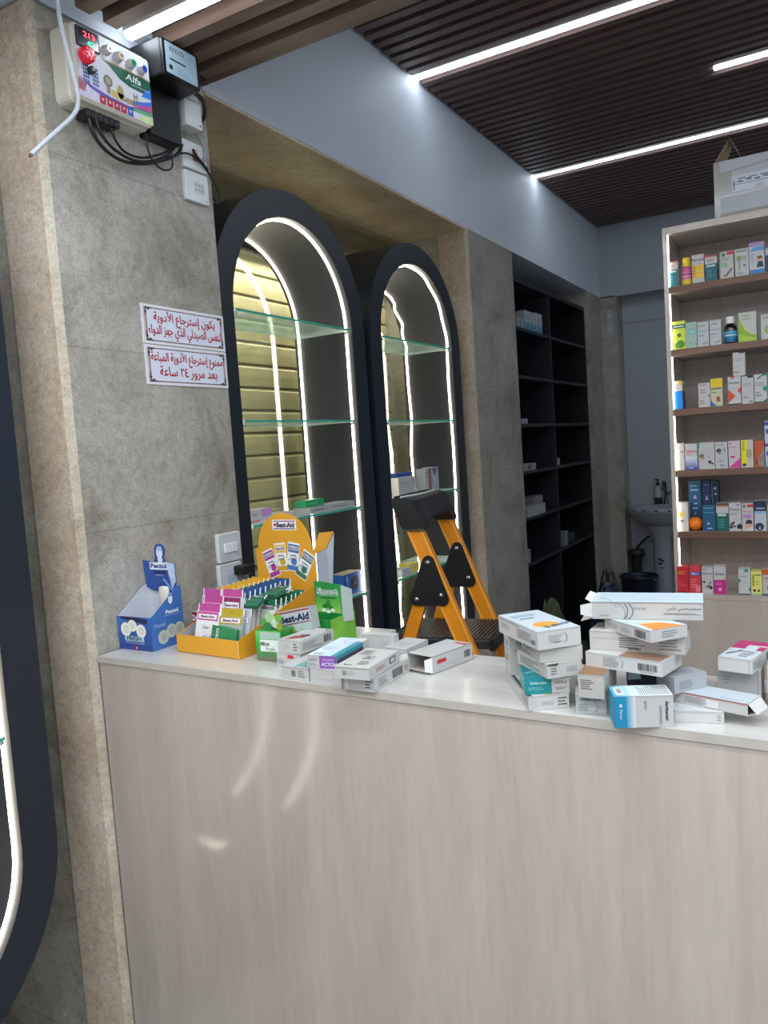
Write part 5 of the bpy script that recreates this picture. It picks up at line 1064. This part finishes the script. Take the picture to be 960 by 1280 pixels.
# ------------------------------------------------------------------ switches and socket above the counter
t = thing('wall_switch', 'white two-rocker light switch plate on the pillar above the yellow display', 'switch', (0, 2.098, 1.236))
T = frame((.0005, 0, 0), (0, 1, 0), (0, 0, 1))
b = MB(T); b.rbox(-.06, .06, -.052, .052, 0, .014, .008, WHITEPL); b.rect(-.056, -.049, .056, .049, M('#c6c9cb', .4), .0142); b.build('plate', t)
for y in (-.018, .018): b = MB(T); b.rbox(y-.014, y+.014, -.017, .015, .0143, .021, .003, M('#e6e8e9', .3)); b.build('rocker', t)
t = thing('wall_socket', 'white wall socket plate below the light switch, with an adaptor plugged in', 'socket', (0, 2.092, 1.140))
b = MB(T); b.rbox(-.06, .06, -.040, .040, 0, .014, .008, WHITEPL); b.rect(-.055, -.037, .055, .037, M('#c6c9cb', .4), .0142); b.build('plate', t)
t = thing('power_adaptor', 'grey power adaptor plugged into the wall socket', 'adaptor', (.015, 2.102, 1.125))
T = frame((.0, 0, 0), (0, 1, 0), (0, 0, 1))
b = MB(T); b.rbox(-.033, .033, -.045, .027, 0, .045, .006, M('#9fa5b0', .4)); b.build('adaptor_body', t)
b = MB(T)
for y in (-.012, .012): b.box(y-.003, y+.003, -.03, -.01, .0451, .0455, M('#2a2c30', .5))
b.build('socket_slots', t)
t = thing('black_plug', 'black plug with a trailing cable on top of the grey adaptor', 'plug', (.062, 2.092, 1.158))
b = MB(T); b.rbox(-.038, .030, -.016, .018, 0, .040, .008, BLK); b.build('plug_body', t)
b = MB(T); b.tube([(.03, .003, .02), (.055, .002, .02), (.08, -.008, .02), (.105, -.035, .015), (.118, -.075, .005), (.122, -.13, -.01), (.123, -.16, -.015)], .0042, BLK, 8); b.build('cord', t)

# ------------------------------------------------------------------ voltage protector
t = thing('voltage_protector', 'white voltage protector box with a coloured city picture, red button and small display', 'voltage protector', (.001, 1.545, 2.575))
VW, VH, VD = .292, .216, .085
T = frame((0, 0, 0), (0, 1, 0), (0, 0, 1)); IV = M('#d8d2c4', .4, var=.04, scale=6)
b = MB(T); b.rbox(0, VW, 0, VH, 0, VD*.72, .022, IV); b.rbox(.004, VW-.004, .004, VH-.004, VD*.72, VD, .02, IV); b.build('case', t)
z = VD
b = MB(T)
b.quad([(p[0], p[1], z+.0004) for p in rrect(.012, VW-.008, .012, VH-.010, .01)], M('#d3d4da', .35, var=.03))
b.quad([(.100, VH-.075, z+.0008), (.125, VH-.082, z+.0008), (.165, VH-.108, z+.0008), (.20, VH-.118, z+.0008), (VW-.008, VH-.120, z+.0008), (VW-.008, VH-.075, z+.0008), (.2, VH-.072, z+.0008)], M('#1d5a48', .4))
b.rect(.10, VH-.074, VW-.012, VH-.070, M('#c79a6a', .4), z+.0009)
b.text('Alfa', .218, VH-.090, .020, M('#e3eae6', .4), z+.0012, shear=.25, bold=.01, w=.06); b.rect(.21, VH-.108, .275, VH-.106, M('#a9c7bb', .4), z+.0012)
# city picture
QZ = [0]
def q(pts, c):
    QZ[0] += 1; b.quad([(p[0], p[1], z+.0006+.00007*QZ[0]) for p in pts], M(c, .4, var=.1, scale=60))
q([(.012, .085), (.08, .075), (.16, .06), (.284, .075), (.284, .012), (.012, .012)], '#cfc9dc')
for x0 in (.030, .062):
    for j in range(5):
        for i in range(3): b.rect(x0+i*.0075, .055+j*.0105, x0+i*.0075+.006, .055+j*.0105+.008, M('#3c5c9c', .4), z+.0014)
q([(.012, .068), (.06, .052), (.12, .043), (.19, .040), (.284, .058), (.284, .044), (.19, .03), (.10, .034), (.05, .044)], '#5a4fa8')
q([(.16, .052), (.22, .048), (.284, .062), (.284, .082), (.24, .068)], '#3a6fd0'); q([(.2, .046), (.284, .05), (.284, .068), (.24, .058)], '#c8508a'); q([(.19, .03), (.284, .036), (.284, .048), (.22, .042)], '#5aa36a'); q([(.22, .012), (.284, .012), (.284, .034), (.24, .03)], '#c9dba0')
q([(.244, .086), (.284, .088), (.284, .118), (.262, .108)], '#2f78d2'); q([(.012, .03), (.03, .026), (.04, .05), (.012, .062)], '#a5455a')
b.disc(.118, .086, .016, M('#6d6658', .4), z+.0016, 16); b.disc(.118, .086, .011, M('#a09a84', .4), z+.0018, 14); b.rect(.112, .05, .124, .076, M('#8d8468', .4), z+.0015); b.rect(.128, .046, .148, .066, M('#cdb66a', .4), z+.0015)
b.disc(.162, .07, .012, M('#b59a68', .4), z+.0015, 14, ry=.02); b.rect(.15, .046, .176, .066, M('#c2a660', .4), z+.0015); b.rect(.182, .046, .206, .062, M('#a58f60', .4), z+.0015); b.rect(.212, .04, .216, .085, M('#8f7a52', .4), z+.0015); b.rect(.224, .04, .228, .085, M('#8f7a52', .4), z+.0015); b.rect(.212, .074, .228, .078, M('#8f7a52', .4), z+.0015)
for i in range(5): b.rect(.082+i*.0255, .013, .082+i*.0255+.021, .036, M('#b02a38' if i < 4 else '#2f56a8', .35), z+.0016); b.quad([(.088+i*.0255, .029, z+.002), (.097+i*.0255, .029, z+.002), (.0925+i*.0255, .019, z+.002)], M('#e6d3d6', .4))
b.build('front_graphic', t)
b = MB(T); b.rbox(.016, .094, VH-.068, VH-.014, z, z+.006, .003, BLK); b.rect(.021, VH-.064, .089, VH-.018, M('#1a222c', .2, coat=.5), z+.0064)
b.text('213', .058, VH-.032, .0155, M('#ff3b52', .4, emit=2.5, var=0), z+.0068, bold=.015, w=.04); b.text('42', .062, VH-.053, .0155, M('#27e08a', .4, emit=2.0, var=0), z+.0068, bold=.015, w=.026); b.build('display', t)
def knob(x, y, r, c, c2, nm, em=0):
    b = MB(T); b.lathe([(r*1.15, 0), (r*1.15, .004), (r, .006), (r, .016), (r*.8, .019), (0, .019)], M('#d9d6d0', .25, metal=.4), 18, T=Matrix.Translation((x, y, z)))
    b.disc(x, y, r*.82, M(c, .3, coat=.5, emit=em), z+.0195, 16); b.disc(x, y, r*.4, M(c2, .3), z+.0198, 12); b.build(nm, t)
for x, y, c, c2 in ((.120, VH-.045, '#e6e3dd', '#5a5650'), (.162, VH-.048, '#d9c7a4', '#7a5a3a'), (.208, VH-.050, '#1f9a5a', '#0f6a3a'), (.250, VH-.052, '#2750c0', '#16307f')): knob(x, y, .0125, c, c2, 'indicator_button')
b = MB(T); b.lathe([(.021, 0), (.0225, .004), (.0225, .02), (.018, .027), (.007, .029), (0, .027)], M('#d81f3a', .3, coat=.5, emit=.25), 22, T=Matrix.Translation((.040, VH-.092, z)))
for a in range(8): b.box(-.002, .002, .010, .0185, .0268, .0285, M('#f06a7a', .3), T=Matrix.Translation((.040, VH-.092, z)) @ Matrix.Rotation(a*PI/4, 4, 'Z'))
b.build('red_button', t)
b = MB(T); b.lathe([(.0105, 0), (.0105, .012), (.008, .015), (0, .015)], M('#3f4146', .3, metal=.6), 16, T=Matrix.Translation((.056, VH-.125, z))); b.disc(.056, VH-.125, .005, M('#7f8288', .3), z+.0153, 10); b.build('lock_switch', t)
b = MB(T)
for i in range(6):
    b.rbox(.055+i*.0205, .055+i*.0205+.018, -.024, -.0005, .012, .058, .004, BLK); b.disc(.064+i*.0205, -.012, .005, M('#3a3b40', .3), .0585, 10)
b.build('terminal_block', t)

# ------------------------------------------------------------------ electricity meter and breakers
t = thing('electricity_meter', 'black electricity meter with a white glass-fronted dial, right of the voltage protector', 'electricity meter', (.001, 1.838, 2.735))
b = MB(T); MBK = M('#0b0e13', .4, var=.1)
b.rbox(0, .168, 0, .115, 0, .128, .008, MBK); b.rbox(.004, .164, .0, .110, .128, .136, .006, MBK); b.rbox(.012, .15, -.155, -.001, 0, .052, .008, MBK); b.rbox(.0, .012, -.08, .07, .02, .07, .004, MBK)
b.build('case', t)
b = MB(T); z = .1365
b.quad([(p[0], p[1], z) for p in rrect(.016, .152, .010, .103, .004)], M('#c9d6de', .3, var=.03))
b.rect(.036, .080, .098, .090, M('#23272e', .4), z+.0004)
for i in range(5): b.rect(.040+i*.0115, .082, .049+i*.0115, .088, M('#d6dadd', .4), z+.0007)
b.rect(.034, .052, .102, .057, M('#23272e', .4), z+.0004); b.rect(.02, .094, .148, .0945, M('#7b8790', .4), z+.0004); b.rect(.02, .074, .148, .0746, M('#7b8790', .4), z+.0004)
b.disc(.036, .030, .008, M('#2b3138', .4), z+.0004, 14)
for i in range(4): b.rect(.06, .018+i*.006, .12-.01*i, .0192+i*.006, M('#8b969e', .4), z+.0004)
b.rect(.11, .083, .14, .0845, M('#5f6a73', .4), z+.0004); b.build('dial_plate', t)
b = MB(T); b.rect(.010, .006, .158, .107, glassy('meter_glass', '#eaf2f6', .08, 0), z+.004); b.build('glass_cover', t)
t = thing('circuit_breaker', 'small white circuit breaker box under the electricity meter', 'breaker box', (.001, 2.012, 2.66))
b = MB(T); b.rbox(0, .078, 0, .085, 0, .055, .005, WHITEPL); b.box(.003, .075, .087, .112, .0, .045, M('#c3c6c8', .4)); b.build('case', t)
b = MB(T); b.disc(.066, .012, .004, M('#4a4d52', .4), .0556, 10); b.rect(.012, .09, .066, .094, M('#7c8086', .4), .0456); b.rect(.008, .015, .07, .075, M('#e2e4e6', .3), .0553); b.build('cover', t)
t = thing('main_switch', 'white plate with a small red rocker switch, above the blank plate on the pillar', 'switch', (.001, 2.028, 2.54))
b = MB(T); b.rbox(0, .115, 0, .092, 0, .014, .006, WHITEPL); b.build('plate', t)
b = MB(T); b.rbox(.046, .066, .030, .066, .014, .022, .003, M('#a8141f', .3, coat=.4)); b.rect(.050, .034, .062, .048, M('#7d0f18', .3), .0225); b.build('rocker', t)
t = thing('wall_socket', 'white socket plate with slots on the pillar edge, below the red switch', 'socket', (.001, 2.028, 2.432))
b = MB(T); b.rbox(0, .112, 0, .1, 0, .014, .006, WHITEPL); b.build('plate', t)
b = MB(T); b.rect(.040, .030, .09, .068, M('#c2c6cb', .4), .0145)
for i in range(3): b.rect(.044+i*.016, .04, .054+i*.016, .044, M('#7d828a', .4), .0148); b.rect(.046+i*.016, .054, .052+i*.016, .062, M('#8d929a', .4), .0148)
b.disc(.1, .012, .003, M('#6a6e74', .4), .0146, 8); b.build('socket_face', t)
def cable(name, pts, r, m, label, n=8):
    # smooth the polyline
    P = [Vector(p) for p in pts]; out = []
    for i in range(len(P)-1):
        p0, p1, p2, p3 = P[max(i-1, 0)], P[i], P[i+1], P[min(i+2, len(P)-1)]
        for k in range(6):
            u = k/6; out.append(.5*((2*p1)+(p2-p0)*u+(2*p0-5*p1+4*p2-p3)*u*u+(3*p1-p0-3*p2+p3)*u**3))
    out.append(P[-1]); b = MB(); b.tube(out, r, m, n); o = b.build(name); tag(o, label, 'cable', 'cables around the meter'); return o
WCB = M('#c9ced6', .4)
o = cable('loose_cable', [(.102, 1.498, 2.848), (.10, 1.500, 2.79), (.10, 1.508, 2.72), (.10, 1.530, 2.62), (.10, 1.538, 2.565), (.098, 1.522, 2.52), (.094, 1.46, 2.455), (.09, 1.40, 2.395), (.09, 1.378, 2.372)], .0062, WCB, 'loose pale grey cable hanging in front of the voltage protector with a cut end')
b = MB(); b.tube([(.09, 1.380, 2.374), (.09, 1.372, 2.366)], .004, M('#9a6a3a', .4, metal=.5), 8); b.build('cable_core', o)
BC = M('#0e1116', .4)
ends = [(1.635, 2.545, 1.99, 2.60), (1.655, 2.545, 1.90, 2.585), (1.70, 2.545, 1.95, 2.59)]
cable('power_cable', [(.05, 1.612, 2.556), (.05, 1.625, 2.51), (.045, 1.67, 2.478), (.04, 1.74, 2.468), (.035, 1.83, 2.487), (.03, 1.92, 2.525), (.03, 1.985, 2.562), (.03, 2.01, 2.60)], .0055, BC, 'thick black cable sagging from the voltage protector to the meter, lowest of the loops')
cable('power_cable', [(.055, 1.632, 2.556), (.055, 1.65, 2.515), (.05, 1.70, 2.487), (.045, 1.78, 2.480), (.04, 1.86, 2.502), (.035, 1.93, 2.54), (.03, 1.97, 2.575)], .0048, BC, 'black cable sagging just above the lowest loop under the voltage protector')
cable('power_cable', [(.045, 1.695, 2.556), (.045, 1.71, 2.52), (.04, 1.75, 2.497), (.036, 1.82, 2.502), (.034, 1.90, 2.535), (.03, 1.96, 2.57)], .004, BC, 'thin black cable from the right end of the terminal block')
cable('power_cable', [(.04, 1.84, 2.58), (.04, 1.845, 2.53), (.04, 1.865, 2.50), (.038, 1.90, 2.488), (.036, 1.94, 2.50), (.034, 1.955, 2.53), (.03, 1.95, 2.575)], .0032, BC, 'small black loop of wire hanging below the meter')
cable('power_cable', [(.03, 1.99, 2.565), (.03, 2.04, 2.578), (.028, 2.09, 2.568), (.026, 2.13, 2.545), (.02, 2.165, 2.52), (.015, 2.195, 2.49), (.005, 2.20, 2.465), (.01, 2.185, 2.455), (.02, 2.155, 2.463)], .0036, BC, 'thin black wire passing over the red switch and curling past the pillar edge')
cable('power_cable', [(.03, 2.06, 2.60), (.032, 2.075, 2.58), (.03, 2.105, 2.562), (.028, 2.13, 2.55)], .0046, BC, 'short thick black cable leaving the breaker box')
cable('power_cable', [(.03, 2.095, 2.79), (.04, 2.12, 2.775), (.04, 2.125, 2.73), (.03, 2.105, 2.70), (.02, 2.085, 2.685)], .008, BC, 'black corrugated cable looping beside the breaker box')
cable('power_cable', [(.03, 2.085, 2.66), (.03, 2.11, 2.64), (.03, 2.125, 2.60), (.022, 2.11, 2.57)], .007, M('#8f9295', .5), 'short grey cable below the breaker box at the pillar edge')

# ------------------------------------------------------------------ light
def area(name, loc, sx, sy, power, col, rot=(0, 0, 0)):
    l = bpy.data.lights.new(name, 'AREA'); l.shape = 'RECTANGLE'; l.size = sx; l.size_y = sy; l.energy = power; l.color = col
    o = bpy.data.objects.new(name, l); COL.objects.link(o); o.location = loc; o.rotation_euler = rot; return o
COOL = (.86, .93, 1.0)
area('front_fill', (2.15, .84, ZL-.006), 4.0, .04, 62, COOL)  # unseen lamps added over the front to brighten the counter and pillars
area('front_fill', (2.15, -.12, ZL-.006), 4.0, .04, 62, COOL)
area('shutter_fill', (-.49, 3.3, 2.52), .05, 2.1, 11, (1.0, .94, .80), (0, 0, 0))  # unseen lamp added behind the pane to brighten the shutter
area('front_fill', (2.15, -1.08, ZL-.006), 4.0, .04, 55, COOL)  # another unseen lamp added for light from the front
w = bpy.data.worlds.new('world'); SC.world = w; w.use_nodes = True
bg = w.node_tree.nodes['Background']; bg.inputs[0].default_value = (.86, .89, .95, 1); bg.inputs[1].default_value = .85
SC.view_settings.view_transform = 'Standard'; SC.view_settings.look = 'None'; SC.view_settings.exposure = -0.2
SC.cycles.use_denoising = True
SC.cycles.max_bounces = 8; SC.cycles.transparent_max_bounces = 16
SC.cycles.sample_clamp_indirect = 6
for o in list(bpy.data.objects):
    if o.type == 'EMPTY' and not o.children: bpy.data.objects.remove(o)
